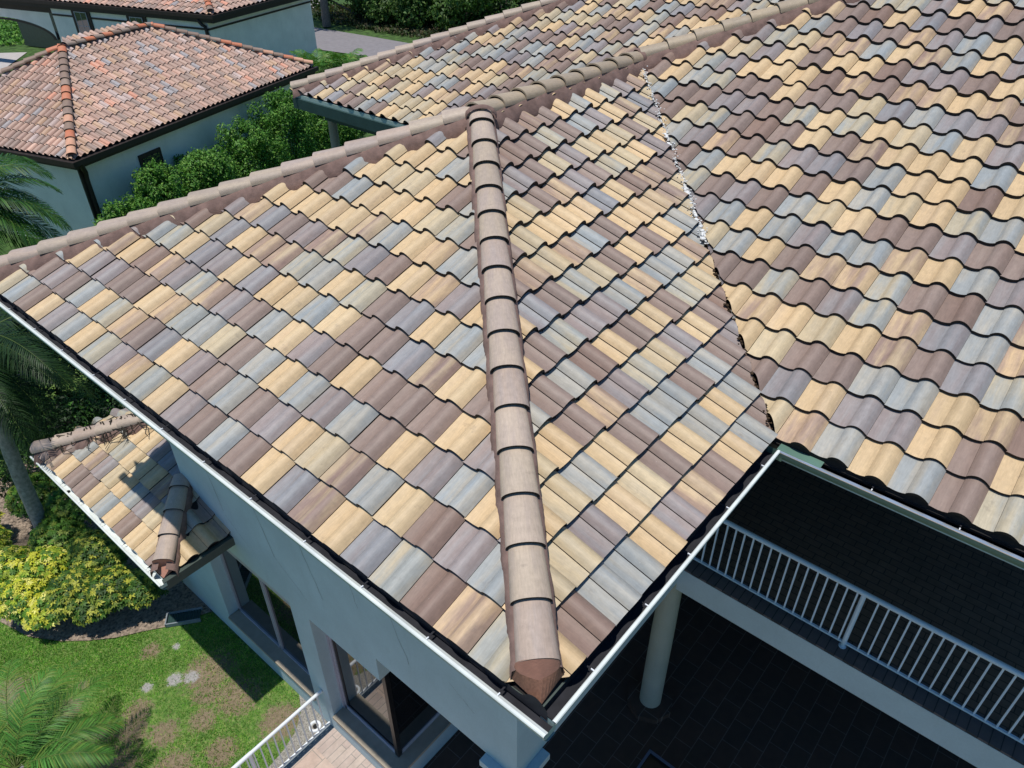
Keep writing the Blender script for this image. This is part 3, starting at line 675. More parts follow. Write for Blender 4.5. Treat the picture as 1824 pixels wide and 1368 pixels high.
cap_row("hip_cap_row", lc1, (1.0, ly0 + 1.0, ZL + 1.0 * p), house, 0.362, 0.27, 0.10)
cap_row("hip_cap_row", (.05, ly1 - .05, ZL + .05 * p), (lh, ly1 - lh, ZL + lh * p), house, 0.362, 0.27, 0.10)
mortar_skirt("hip_mortar", (.05, ly0 + .05, ZL), (1.0, ly0 + 1.0, ZL + p), p * s2, p * s2, house, 0.16, 0.165)
mortar_skirt("hip_mortar", (.05, ly1 - .05, ZL), (lh, ly1 - lh, ZL + lh * p), p * s2, p * s2, house, 0.2, 0.2, jag=.012, over=.03)
b = MB(); dd = Vector((1, 1, p)).normalized(); sd4 = dd.cross(Vector((0, 0, 1))).normalized(); up4 = sd4.cross(dd); c0 = Vector(lc1)
b.add([c0 - dd * .002 + sd4 * (math.cos(math.pi * i / 16) * .133) + up4 * (.055 + math.sin(math.pi * i / 16) ** .8 * .095) for i in range(17)] + [c0 - dd * .03 + sd4 * .14 - up4 * .04, c0 - dd * .17 - up4 * .06, c0 - dd * .03 - sd4 * .14 - up4 * .04], [tuple(range(17)), (16, 0, 17, 18, 19)])
b.build("hip_end_mortar", M_MORTAR_END, house)
b = MB(); dd = Vector((1, -1, p)).normalized(); sd4 = dd.cross(Vector((0, 0, 1))).normalized(); up4 = sd4.cross(dd); c0 = Vector((.05, ly1 - .05, ZL + .05 * p))
b.add([c0 - dd * .002 + sd4 * (math.cos(math.pi * i / 16) * .133) + up4 * (.055 + math.sin(math.pi * i / 16) ** .8 * .095) for i in range(17)], [tuple(range(17))])
b.build("hip_end_mortar", M_MORTAR, house)
poly_sheet("roof_underlay", [(0.02, ly0 + .02, ZL - .05), (.02, ly1 - .02, ZL - .05), (lh, ly1 - lh, ZL + lh * p - .05), (1.0, 7.0, ZL + p - .05)], M_DECK, house)
poly_sheet("roof_underlay", [(0.02, ly0 + .02, ZL - .05), (1.0, 7.0, ZL + p - .05), (1.0, ly0 + .02, ZL - .05)], M_DECK, house)
MB().box((.02, ly0 + .02, ZL - .22), (1.0, ly1 - .02, ZL - .19)).build("soffit", M_WALL, house)
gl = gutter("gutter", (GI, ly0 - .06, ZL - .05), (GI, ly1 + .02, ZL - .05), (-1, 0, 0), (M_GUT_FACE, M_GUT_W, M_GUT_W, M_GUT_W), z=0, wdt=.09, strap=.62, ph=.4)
gl["label"] = "white gutter of the small lower roof"
MB().box((-.005, ly0 - .055, ZL - .19), (1.0, ly0 + .012, ZL - .045)).build("fascia", M_DKGREEN, house)
MB().tube([(-.03, 8.72, ZL - .14), (-.03, 8.72, ZL - .10)], .03, 12).build("drain_hole", M_DRAIN, gl)
db = MB(); rnd = random.Random(21)  # dark strands modelled as palm frond shadows, with some dry litter
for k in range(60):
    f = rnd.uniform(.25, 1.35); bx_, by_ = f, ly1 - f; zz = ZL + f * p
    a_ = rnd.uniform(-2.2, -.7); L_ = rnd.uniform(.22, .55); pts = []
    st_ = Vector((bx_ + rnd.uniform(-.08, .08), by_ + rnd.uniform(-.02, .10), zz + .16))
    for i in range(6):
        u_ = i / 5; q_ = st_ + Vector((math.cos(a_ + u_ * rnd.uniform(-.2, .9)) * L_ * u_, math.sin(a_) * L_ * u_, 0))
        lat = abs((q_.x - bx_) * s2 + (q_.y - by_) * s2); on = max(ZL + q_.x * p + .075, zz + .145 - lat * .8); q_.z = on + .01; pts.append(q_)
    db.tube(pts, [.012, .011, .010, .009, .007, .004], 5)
o_ = db.build("palm_shadow_strands", plain("palm_shadow_dark", (.035, .028, .020), .9, var=.4)); tag(o_, "dark strands modelling palm shadows and litter across the far hip of the small lower roof", "shadow_strands", kind="stuff")
# rear wing walls
rw = MB(); rw.box((8.2, 8.1, GZ), (8.4, 10.7, -.2)); rw.box((8.4, 10.5, GZ), (12, 10.7, -.2)); rw.box((6.9, 7.1, GZ), (8.2, 8.1, -.2)); rw.build("wall", M_WALL, house)["label"] = "rear wing wall in shade"
for yy in (11.2, 9.3): MB().tube([(7.45, yy, GZ), (7.45, yy, -.3)], .09, 14).build("porch_post", M_SILL, house)
MB().box((7.35, 8.1, -.55), (7.55, 11.3, -.3)).build("porch_beam", M_TEAL, house)

# ---------------------------------------------------------------- ground
def gsheet(name, pts, z, mat, **kw):
    o = poly_sheet(name, [(x, y, z) for x, y in pts], mat); tag(o, kind="structure"); return o
gsheet("ground", [(-900, -900), (900, -900), (900, 900), (-900, 900)], GZ - .06, M_GROUND)
# lawn grid with bare patches
bare = [(-.12, 7.22, .14, 'w'), (.08, 7.05, .13, 'w'), (-.48, 7.42, .10, 'w'), (-1.1, 8.22, .12, 's'), (.22, 7.75, .07, 'w'),
        (-.8, 7.15, .28, 's'), (.32, 6.9, .5, 's'), (.35, 6.2, .45, 's'), (.1, 6.6, .3, 's'), (-.7, 6.5, .28, 's'), (-.2, 6.25, .25, 's'), (-1.35, 7.3, .35, 's'), (-1.5, 6.6, .5, 's'), (-1.9, 9.0, .35, 's'), (.55, 5.3, .4, 's'),
        (-.9, 5.9, .4, 's'), (-.3, 5.6, .3, 's'), (-1.4, 8.0, .2, 's'), (-1.0, 6.9, .3, 's'), (-.1, 8.0, .2, 's')]
def bare_mask(X, Y):
    s = np.zeros_like(X); w_ = np.zeros_like(X)
    for bx, by, br, k in bare:
        g = np.exp(-((X - bx) ** 2 + (Y - by) ** 2) / (br * br)) * .75
        if k == 'w': w_ = np.maximum(w_, g)
        else: s = np.maximum(s, g)
    return s, w_
gx = np.concatenate([np.linspace(-9, -3, 20)[:-1], np.linspace(-3, 1.0, 134), np.linspace(1, 4, 6)[1:]]); gy = np.concatenate([np.linspace(3.6, 4.6, 4)[:-1], np.linspace(4.6, 9.6, 166), np.linspace(9.6, 18.6, 26)[1:]]); nx, ny = len(gx), len(gy)
GX, GY = np.meshgrid(gx, gy); Vg = np.stack([GX.ravel(), GY.ravel(), GZ - .02 + 0.012 * np.sin(GX.ravel() * 3.1) * np.cos(GY.ravel() * 2.3)], 1)
ii = np.arange((ny - 1) * (nx - 1)); r_ = ii // (nx - 1); c_ = ii % (nx - 1)
Fg = np.stack([r_ * nx + c_, r_ * nx + c_ + 1, (r_ + 1) * nx + c_ + 1, (r_ + 1) * nx + c_], 1)
s_, w__ = bare_mask(Vg[Fg].mean(1)[:, 0], Vg[Fg].mean(1)[:, 1]); s_ = s_ * .62; w__ = w__ * .66
lawn = np_mesh("lawn", Vg, Fg, M_LAWN, np.stack([s_, w__, s_ * 0], 1), smooth=True, attr="bare"); tag(lawn, kind="structure")
# mulch bed
bed = [(-1.5, 12.6), (-1.52, 11.4), (-1.50, 10.6), (-1.30, 9.85), (-1.0, 9.35), (-.70, 9.0), (-.35, 8.68), (0.0, 8.45), (.35, 8.20), (.75, 8.02), (1.0, 7.9), (1.0, 13), (.5, 14.5), (-1, 14)]
gsheet("mulch_bed", bed, GZ + .004, M_MULCH)
gsheet("patio_pavers", [(-8, 1.5), (.62, 1.5), (.62, 4.58), (-8, 4.58)], GZ + .035, M_PAVE_PATIO)
gsheet("patio_border_pavers", [(.62, 1.5), (.9975, 1.5), (.9975, 4.58), (.62, 4.58)], GZ + .036, M_PAVE_BORDER)
MB().box((-8, 4.58, GZ - .1), (.998, 4.70, GZ + .03)).build("patio_kerb", M_CONC)["kind"] = "structure"
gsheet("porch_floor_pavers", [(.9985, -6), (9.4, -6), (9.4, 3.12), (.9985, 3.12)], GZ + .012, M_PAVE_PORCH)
gsheet("porch_outer_pavers", [(-8, -6), (.9975, -6), (.9975, 1.495), (-8, 1.495)], GZ + .012, M_PAVE_PATIO)
gv = [(.998, 4.71), (.998, 5.45), (.85, 5.2), (.6, 5.0), (.3, 4.9), (-.2, 4.82), (-.9, 4.78), (-.9, 4.71)]
gsheet("gravel_strip", gv, GZ + .006, M_GRAVEL)
gsheet("road", [(29.0, 56), (33.0, 57), (34.4, 42), (35.2, 30), (31.8, 28), (31.0, 34.5), (29.4, 42.5)], GZ - .02, M_ASPHALT)
gsheet("driveway", [(33.5, 49.0), (46, 60), (44, 66), (32.9, 55)], GZ - .025, M_DRIVE)
gsheet("driveway_apron", [(5, 44), (14.3, 51.5), (17.2, 55.2), (10, 62), (0, 55)], GZ - .022, M_DRIVE)

# ---------------------------------------------------------------- foliage
def leaf_cloud(name, lumps, n, size, palette, parent=None, mat=M_LEAF, up=0.5, aspect=2.2, seed=1, shell=0.55, zmin=None):
    rg = np.random.default_rng(seed); L = np.array(lumps, float); vol = L[:, 3] * L[:, 4] * L[:, 5]; pr_ = vol ** .8 / (vol ** .8).sum()
    idx = rg.choice(len(L), n, p=pr_); d = rg.normal(size=(n, 3)); d /= np.linalg.norm(d, axis=1)[:, None]
    r = shell + (1 - shell) * rg.random(n) ** .7; r *= 1 + .22 * np.sin(d[:, 0] * 7 + idx) * np.cos(d[:, 1] * 6 + d[:, 2] * 5)
    C = L[idx, :3] + d * L[idx, 3:6] * r[:, None]
    if zmin is not None: C[:, 2] = np.maximum(C[:, 2], zmin + rg.random(n) * .2)
    nrm = d * .7 + rg.normal(size=(n, 3)) * .55 + np.array([0, 0, up]); nrm /= np.linalg.norm(nrm, axis=1)[:, None]
    t = np.cross(nrm, rg.normal(size=(n, 3))); t /= np.linalg.norm(t, axis=1)[:, None]; b_ = np.cross(nrm, t)
    s = size * (.6 + .8 * rg.random(n)); a = (t * s[:, None]); w_ = (b_ * (s / aspect)[:, None]); fold = nrm * (s * .18)[:, None]
    V = np.stack([C - a * .5, C + w_ * .5 + fold, C + a * .5 - nrm * (s * .15)[:, None], C - w_ * .5 + fold], 1).reshape(-1, 3)
    F = np.arange(4 * n).reshape(n, 4)
    P = np.array(palette, float); k = np.clip((rg.random(n) * len(P)).astype(int), 0, len(P) - 1); c = P[k] * (.75 + .5 * rg.random(n))[:, None]
    return np_mesh(name, V, F, mat, c, parent)
def stems(name, base, tips, r0, mat, parent, n=6):
    b = MB(); base = Vector(base); rr = random.Random(int(abs(base.x) * 100))
    for t_ in tips:
        t_ = Vector(t_); pts = [base + (t_ - base) * (i / n) + Vector((rr.uniform(-1, 1), rr.uniform(-1, 1), 0)) * (.03 * (t_ - base).length * (i > 0)) for i in range(n + 1)]
        b.tube(pts, [r0 * (1 - .8 * i / n) for i in range(n + 1)], 8)
    return b.build(name, mat, parent)
G1 = [(.06, .17, .022), (.09, .24, .032), (.13, .31, .044), (.035, .11, .016), (.19, .35, .06)]
G2 = [(.014, .040, .009), (.020, .055, .011), (.032, .085, .015), (.010, .028, .007)]  # leaf greens darkened to hold the palm shade
def bush(name, label, cat, group, base, lumps, n, size, palette, seed, trunk_r=.05, zmin=None):
    t = empty(name, base); tag(t, label, cat, group)
    leaf_cloud("crown", lumps, n, size, palette, t, seed=seed, zmin=zmin)
    stems("trunk", base, [l[:3] for l in lumps[:6]], trunk_r, M_BARK, t)
    return t
th = R_(17.5); E1 = Vector((math.cos(th), math.sin(th), 0)); E2 = Vector((-math.sin(th), math.cos(th), 0))
# bushes along the neighbour wall: (x, y, top z, radius)
rb = random.Random(5)
bs = [(7.0, 21.6, -4.8, 1.2), (8.5, 22.2, -4.2, 1.15), (10.5, 22.8, -4.3, 1.4), (12.6, 23.4, -3.95, 1.45), (14.9, 24.3, -3.6, 1.55), (16.9, 24.9, -4.7, 1.2), (19.0, 25.8, -5.5, 1.2)]
lab = ["low dark green bush lowest at the left end of the neighbour's wall", "bushy green shrub in front of the small brown window of the neighbour's wall", "rounded green shrub between the window shrub and the hedge middle",
       "bright green shrub with ragged top at the middle of the neighbour's wall", "tallest green shrub of the hedge reaching the dark eave of the neighbour's wall", "lower shrub beside the dark downpipe at the right end of the wall", "small sunlit shrub under the teal fascia of the rear wing"]
for i, (x, y, zt_, r) in enumerate(bs):
    H = zt_ - GZ; lumps = []
    for k in range(9):
        fz_ = rb.random(); rr_ = r * (1.0 - .45 * fz_); lumps.append((x + rb.uniform(-.75, .75) * rr_, y + rb.uniform(-.6, .6) * rr_, GZ + H * (.2 + .66 * fz_), rb.uniform(.35, .6) * rr_, rb.uniform(.35, .6) * rr_, rb.uniform(.32, .5) * rr_))
    lumps.append((x, y, GZ + H * .42, r * .75, r * .65, H * .40))
    for k in range(16):
        a_ = rb.uniform(0, 6.28); q_ = rb.uniform(.1, .95) * r; lumps.append((x + q_ * math.cos(a_), y + q_ * .8 * math.sin(a_), zt_ - .25 - .9 * (q_ / r) * rb.uniform(.4, 1.2), rb.uniform(.12, .34), rb.uniform(.12, .34), rb.uniform(.18, .5)))
    bush("garden_shrub", lab[i], "shrub", "shrubs along the neighbour's wall", (x, y, GZ), lumps, 16000, .10, G1 if i != 5 else G1, 20 + i, zmin=GZ)
# dark trees between the houses on the left
bush("broadleaf_tree", "broadleaf tree with shade-darkened leaves below the left eave gutter", "tree", None, (1.6, 15.2, GZ),
     [(1.4, 15.2, -5.2, 1.2, 1.2, .9), (.5, 14.4, -5.5, .9, .9, .7), (2.3, 15.6, -5.0, 1.0, 1.0, .9), (1.2, 13.6, -5.9, .9, .8, .7), (2.4, 13.6, -6.0, .9, .9, .6), (.2, 16.0, -5.2, 1, 1, .8), (3.2, 14.4, -6.0, 1.0, 1.0, .6), (.3, 13.0, -6.2, .7, .7, .5), (3.4, 16.8, -5.3, 1.1, 1.1, .9)], 30000, .085, G2 + G2 + G1[:1], 41, .10, zmin=GZ)
bush("broadleaf_tree", "small dark green bush at the far left edge beside the palm", "tree", None, (-.6, 15.5, GZ),
     [(-.6, 15.5, -5.5, 1.0, 1.0, .9), (-1.4, 16.5, -5.3, 1.0, 1.0, .9), (.2, 17.2, -4.9, 1.1, 1.1, .9), (1.6, 18.4, -5.2, 1.3, 1.3, 1.0), (3.4, 19.0, -5.8, 1.2, 1.2, .7), (.4, 19.5, -4.6, 1.3, 1.3, 1.0)], 20000, .10, G2 + G2 + G1[:2], 42, .10, zmin=GZ)
# variegated shrubs
YG = [(.55, .56, .04), (.66, .62, .07), (.36, .45, .04), (.13, .28, .03), (.07, .17, .02), (.82, .76, .20)]
DG = [(.05, .12, .015), (.07, .16, .02), (.20, .26, .035), (.46, .46, .06), (.03, .08, .012)]
def vshrub(label, c, lumps, n, palette, seed):
    t = empty("variegated_shrub", c); tag(t, label, "shrub", "yellow variegated shrubs in the mulch bed")
    # rosettes of leaflets
    rg = np.random.default_rng(seed); L = np.array(lumps); vol = L[:, 3] * L[:, 4]; idx = rg.choice(len(L), n, p=vol / vol.sum())
    d_ = rg.normal(size=(n, 3)); d_[:, 2] = np.abs(d_[:, 2]) * .9 + .05; d_ /= np.linalg.norm(d_, axis=1)[:, None]
    C = L[idx, :3] + d_ * L[idx, 3:6] * (.75 + .3 * rg.random(n))[:, None]
    Vs = []; cs = []; P = np.array(palette); base_c = P[(rg.random(n) * len(P)).astype(int)]
    m = 7
    ax = d_ * .6 + np.array([0, 0, .7]) + rg.normal(size=(n, 3)) * .25; ax /= np.linalg.norm(ax, axis=1)[:, None]
    t1 = np.cross(ax, [0.3, 1, .2]); t1 /= np.linalg.norm(t1, axis=1)[:, None]; t2 = np.cross(ax, t1)
    for j in range(m):
        an = 2 * math.pi * j / m + rg.random(n) * .4; o = t1 * np.cos(an)[:, None] + t2 * np.sin(an)[:, None]; sd_ = np.cross(ax, o)
        ln = (.055 + .03 * rg.random(n))[:, None]; w_ = ln * .2
        Vs.append(np.stack([C, C + o * ln * .55 + sd_ * w_ + ax * ln * .12, C + o * ln - ax * ln * .18, C + o * ln * .55 - sd_ * w_ + ax * ln * .12], 1)); cs.append(base_c * (.75 + .5 * rg.random(n))[:, None])
    V = np.concatenate(Vs).reshape(-1, 3); col = np.concatenate(cs)
    np_mesh("crown", V, np.arange(len(V)).reshape(-1, 4), M_LEAF, col, t)
    stems("trunk", c, [l[:3] for l in lumps], .03, M_BARK, t)
vshrub("bright yellow variegated shrub around the foot of the leaning palm trunk", (-.85, 10.9, GZ), [(-1.05, 10.15, -6.45, .42, .42, .42), (-.95, 10.9, -6.4, .45, .5, .42), (-1.0, 11.8, -6.35, .40, .5, .42), (-.85, 9.65, -6.5, .42, .34, .36), (-.55, 10.4, -6.35, .42, .4, .45), (-.9, 12.6, -6.4, .4, .4, .4)], 2600, YG, 51)
vshrub("dark green shrub flecked with yellow beside the lower roof corner", (.1, 9.6, GZ), [(-.45, 9.55, -6.4, .48, .45, .42), (.0, 9.1, -6.4, .48, .4, .42), (.4, 8.8, -6.45, .42, .35, .38), (.2, 10.0, -6.3, .5, .5, .45), (-.3, 9.15, -6.5, .4, .32, .36)], 3000, DG, 52)
vshrub("deep green shrub behind the palm trunk under the small gutter", (.2, 11.4, GZ), [(-.1, 10.9, -6.3, .45, .45, .45), (.4, 11.3, -6.2, .5, .5, .5), (.1, 12.2, -6.2, .5, .5, .45), (.7, 12.3, -6.1, .4, .4, .4)], 1700, DG[:3] + YG[3:5], 53)

# palms
def fronds(base, specs, palette, parent, seed, leaflet=.42, nl=46, width=.020):
    rg = random.Random(seed); base = Vector(base); k = 0
    P = palette
    for az, el, ln, droop in specs:
        d = Vector((math.cos(R_(az)) * math.cos(R_(el)), math.sin(R_(az)) * math.cos(R_(el)), math.sin(R_(el))))
        pts = [base.copy()]; seg = 16; cur = base.copy(); dv = d.copy()
        for i in range(seg):
            cur = cur + dv * (ln / seg); pts.append(cur.copy()); dv = (dv + Vector((0, 0, -droop / seg * (0.5 + i / seg)))).normalized()
        V = []; F = []; C = []
        for j in range(nl):
            f = .12 + .88 * j / nl; ii_ = min(seg - 1, int(f * seg)); fr = f * seg - ii_; q = pts[ii_].lerp(pts[ii_ + 1], fr); tan = (pts[ii_ + 1] - pts[ii_]).normalized()
            sdv = tan.cross(Vector((0, 0, 1)));
            if sdv.length < .1: sdv = Vector((1, 0, 0))
            sdv.normalize(); upv = sdv.cross(tan)
            ll = leaflet * (math.sin(math.pi * min(1, .12 + f * .93)) ** .6) * rg.uniform(.85, 1.1) + .04
            for s_ in (-1, 1):
                dr = (sdv * s_ * .9 + tan * (.55 + .5 * f) + upv * rg.uniform(.05, .35)).normalized(); wv = (tan * width * .5)
                a0 = q; a1 = q + dr * ll * .5 - Vector((0, 0, ll * .05)); dr2 = (dr + Vector((0, 0, -.75))).normalized(); a2 = a1 + dr2 * ll * .5
                n0 = len(V); V += [a0 - wv * .5, a0 + wv * .5, a1 + wv, a1 - wv, a2 + wv * .12, a2 - wv * .12]
                F += [(n0, n0 + 1, n0 + 2, n0 + 3), (n0 + 3, n0 + 2, n0 + 4, n0 + 5)]
                c = rg.choice(P); g = rg.uniform(.8, 1.2); C += [tuple(v * g for v in c)] * 2
        # rachis
        n0 = len(V)
        for i, q in enumerate(pts):
            w_ = .012 * (1 - i / len(pts) * .8); V += [q + Vector((0, 0, w_)), q + Vector((w_, 0, -w_)), q + Vector((-w_, 0, -w_))]
        for i in range(seg):
            for a, b_ in ((0, 1), (1, 2), (2, 0)): F.append((n0 + i * 3 + a, n0 + i * 3 + b_, n0 + (i + 1) * 3 + b_, n0 + (i + 1) * 3 + a)); C.append((.12, .17, .04))
        np_mesh("frond", np.array([tuple(v) for v in V]), np.array(F), M_PALM, np.array(C), parent); k += 1
PG = [(.07, .20, .030), (.09, .25, .042), (.055, .16, .026), (.13, .27, .05), (.17, .25, .045)]
PGD = [(.03, .10, .015), (.045, .14, .02), (.02, .07, .012), (.07, .16, .025)]
PD = [(.012, .034, .008), (.018, .048, .011), (.024, .062, .014)]  # frond greens darkened to paint in the crown's shade
def ptrunk(base, pts, rad, parent):
    b = MB(); n = len(pts) * 6; P = [Vector(q) for q in pts]; out = []
    for i in range(n + 1):
        f = i / n * (len(P) - 1); k = min(len(P) - 2, int(f)); out.append(P[k].lerp(P[k + 1], f - k))
    b.tube(out, [rad * (1.15 - .3 * i / n + .05 * (i % 2)) for i in range(n + 1)], 14); return b.build("trunk", M_PBARK, parent)
rp = random.Random(9)
t = empty("palm_tree", (-.19, 11.4, GZ)); tag(t, "palm with a pale grey trunk rising out of the yellow shrub", "palm tree")
ptrunk(None, [(-.19, 11.4, GZ), (-.10, 11.45, -5.2), (.05, 11.6, -3.6), (.15, 11.7, -2.6)], .115, t)
fronds((.15, 11.7, -2.55), [(a + rp.uniform(-8, 8), e, l, dr) for a, e, l, dr in ((350, 5, 2.3, 1.9), (20, -10, 2.2, 1.8), (50, 15, 2.3, 1.7), (320, -15, 2.1, 1.7), (290, -10, 2.3, 1.8), (265, 0, 2.4, 1.9), (240, 10, 2.2, 1.8), (215, -10, 2.2, 1.8), (185, 10, 2.2, 1.7), (90, 20, 2.2, 1.6), (130, 10, 2.2, 1.6), (160, 30, 2.2, 1.7), (335, 35, 2.3, 2.2), (280, -35, 2.0, 1.3), (276, 38, 2.7, 1.5), (268, 28, 2.6, 1.3), (284, 30, 2.6, 1.4), (300, 25, 2.2, 2.1), (355, -40, 1.9, 1.2))], PD + PD, t, 3, .46, 64, .026)
t = empty("palm_tree", (1.3, 15.2, GZ)); tag(t, "tall palm with glossy drooping fronds before the neighbour house corner", "palm tree")
ptrunk(None, [(1.3, 15.2, GZ), (1.5, 15.1, -3), (1.55, 15.0, -1.5)], .13, t)
fronds((1.55, 15.0, -1.5), [(a + rp.uniform(-6, 6), e, l * .82, dr) for a, e, l, dr in ((0, 25, 2.6, 1.9), (25, 10, 2.6, 1.9), (345, 5, 2.6, 2.0), (320, 20, 2.6, 2.1), (300, 0, 2.5, 2.0), (50, 30, 2.5, 1.8), (75, 25, 2.5, 1.6), (100, 40, 2.4, 1.4), (15, 45, 2.6, 2.2), (335, 50, 2.5, 2.3), (270, 20, 2.4, 2.0), (240, 10, 2.4, 1.9), (200, 20, 2.4, 1.8), (150, 30, 2.4, 1.7), (35, -15, 2.3, 1.5), (350, -25, 2.3, 1.3), (310, -30, 2.3, 1.2), (60, -10, 2.4, 1.4), (8, -5, 2.5, 1.6), (330, -8, 2.5, 1.6))], PGD, t, 4, .52, 76, .030)
t = empty("palm_tree", (-2.3, 7.0, GZ)); tag(t, "small green palm with feathery fronds on the lawn in the bottom left corner", "palm tree")
ptrunk(None, [(-2.35, 6.95, GZ), (-2.32, 6.80, -5.9)], .10, t)
fronds((-2.32, 6.80, -5.85), [(a + rp.uniform(-5, 5), e, l, dr) for a, e, l, dr in ((65, 40, 1.75, 1.5), (40, 28, 1.75, 1.4), (12, 30, 1.7, 1.5), (95, 45, 1.5, 1.4), (345, 25, 1.45, 1.5), (315, 30, 1.4, 1.4), (130, 35, 1.4, 1.4), (25, 60, 1.4, 1.7), (80, 15, 1.35, 1.0), (52, 12, 1.35, 1.0), (0, 8, 1.3, .9), (280, 30, 1.4, 1.4), (230, 30, 1.4, 1.4), (180, 30, 1.4, 1.4))], PG, t, 5, .34, 60, .018)
for k_, (x, y, lb) in enumerate(((23.4, 33.6, "small fan-like palm clump against the tall grey wall of the distant house"), (24.6, 32.6, "round green palm clump beside the road right of the tall grey wall"))):
    t = empty("palm_clump", (x, y, GZ)); tag(t, lb, "palm tree"); ptrunk(None, [(x, y, GZ), (x, y, -6.1)], .15, t)
    fronds((x, y, -6.0), [(rp.uniform(0, 360), rp.uniform(0, 65), 1.7, rp.uniform(1.0, 1.8)) for _ in range(22)], PG, t, 30 + k_, .55, 22, .06)
# background trees beyond the road
bgt = [(38.2, 47, 3.0, "background tree nearest the bare curved branch beyond the road"), (39.3, 42.5, 3.0, "wide dark tree in the middle of the clump beyond the road"), (40.5, 39.0, 3.2, "rounded tree beyond the road left of the ridge caps"), (44, 37.5, 3.6, "dense tree behind the top of the rear roof hip"),
       (49, 36.0, 4.0, "tall dark tree behind the right end of the rear roof hip"), (44, 46, 3.8, "far tree showing over the others at the top edge"), (51, 43, 4.0, "far dark tree at the top edge left of the roof"), (57, 37, 4.4, "farthest dark tree at the top edge against the roof")]
for i, (x, y, r, lb) in enumerate(bgt):
    lumps = [(x + rb.uniform(-.8, .8) * r, y + rb.uniform(-.8, .8) * r, GZ + r * rb.uniform(.35, 1.0), r * rb.uniform(.35, .55), r * rb.uniform(.35, .55), r * rb.uniform(.25, .42)) for _ in range(12)]
    bush("roadside_tree", lb, "tree", "trees beyond the road", (x, y, GZ), lumps, 11000, .26, [(.055, .13, .025), (.08, .17, .035), (.04, .09, .018), (.11, .18, .042)], 70 + i, .12, zmin=GZ)
t = empty("oak_tree", (34.6, 46.8, GZ)); tag(t, "dark tree trunk with a bare curved branch at the top edge beyond the road", "tree")
b = MB(); b.tube([(34.6, 46.8, GZ), (34.7, 46.9, -5), (34.9, 47.0, -2.5), (35.2, 47, 0)], [.32, .27, .24, .2], 10); b.tube([(30.9, 45.3, GZ + .1), (30.9, 45.6, -5.8), (31.6, 46.0, -4.6), (33.0, 46.4, -4.3), (34.7, 46.9, -3.7)], [.10, .12, .13, .13, .16], 8); b.build("trunk", M_BARK, t)
leaf_cloud("crown", [(34.8, 47.2, -.8, 2.6, 2.6, 1.2), (37, 45, -.8, 2.0, 2.0, 1.0)], 9000, .2, G1, t, seed=91)
leafy = tag(leaf_cloud("ground_cover", [(38.5, 45, GZ, 3.2, 9, .5), (43, 38, GZ, 6, 6, .5)], 16000, .25, [(.10, .08, .04), (.05, .08, .02), (.03, .05, .015)], seed=95, zmin=GZ), "dark ground cover under the trees beyond the road", "undergrowth", kind="stuff")
leafy = tag(leaf_cloud("ground_cover", [(24, 66, GZ, 6, 6, 1.2), (19, 60, GZ, 3.0, 3.0, .7), (30, 58, GZ, 5, 4, 1.0)], 12000, .25, G1, seed=96, zmin=GZ), "green planting behind the distant house arcade", "undergrowth", kind="stuff")

# grass blades
def grass(name, n, xr_, yr_, seed, hmin, hmax):
    rg = np.random.default_rng(seed); X = rg.uniform(*xr_, n); Y = rg.uniform(*yr_, n)
    s, w_ = bare_mask(X, Y); cl = .5 + .5 * np.sin(X * 9 + np.sin(Y * 7) * 2) * np.cos(Y * 8 + X * 3)
    pn = .5 + .5 * np.sin(X * 23 + 3 * np.sin(Y * 17)) * np.sin(Y * 21 + 2 * np.sin(X * 19)); keep = rg.random(n) > np.clip(s * (.55 + .9 * pn) + w_ * 1.6 - .12 * cl + .12 * pn, 0, .95)
    def inpoly(px, py, poly):
        ins = np.zeros(len(px), bool); j = len(poly) - 1
        for i in range(len(poly)):
            xi, yi = poly[i]; xj, yj = poly[j]
            cnd = ((yi > py) != (yj > py)) & (px < (xj - xi) * (py - yi) / (yj - yi + 1e-12) + xi); ins ^= cnd; j = i
        return ins
    keep &= ~inpoly(X, Y, bed); keep &= ~((Y < 4.72)); keep &= ~((X > .97)); keep &= ~(inpoly(X, Y, gv) & (rg.random(n) < .93))
    X, Y = X[keep], Y[keep]; n = len(X); cl = cl[keep]; s = s[keep]
    a = rg.uniform(0, 2 * math.pi, n); h_ = rg.uniform(hmin, hmax, n); w2_ = rg.uniform(.003, .006, n) * 1.2; le = rg.uniform(.2, 1.1, n) * h_; la = rg.uniform(0, 2 * math.pi, n)
    z = np.full(n, GZ - .02)
    V = np.stack([np.stack([X - np.cos(a) * w2_, Y - np.sin(a) * w2_, z], 1), np.stack([X + np.cos(a) * w2_, Y + np.sin(a) * w2_, z], 1), np.stack([X + np.cos(la) * le, Y + np.sin(la) * le, z + h_], 1)], 1).reshape(-1, 3)
    P = np.array([(.14, .36, .04), (.21, .44, .06), (.08, .23, .03), (.32, .48, .09), (.46, .42, .17)]); pi = np.clip((rg.random(n) * 4 + (rg.random(n) < .06 + .35 * s) * 4).astype(int), 0, 4)
    c = P[pi] * (.7 + .5 * cl + .3 * rg.random(n))[:, None]
    o = np_mesh(name, V, np.arange(3 * n).reshape(n, 3), M_GRASS, c); return o
tag(grass("grass", 230000, (-3.6, 1.0), (4.7, 13.0), 5, .018, .048), "mown green grass with bare sandy patches beside the house", "grass", kind="stuff")

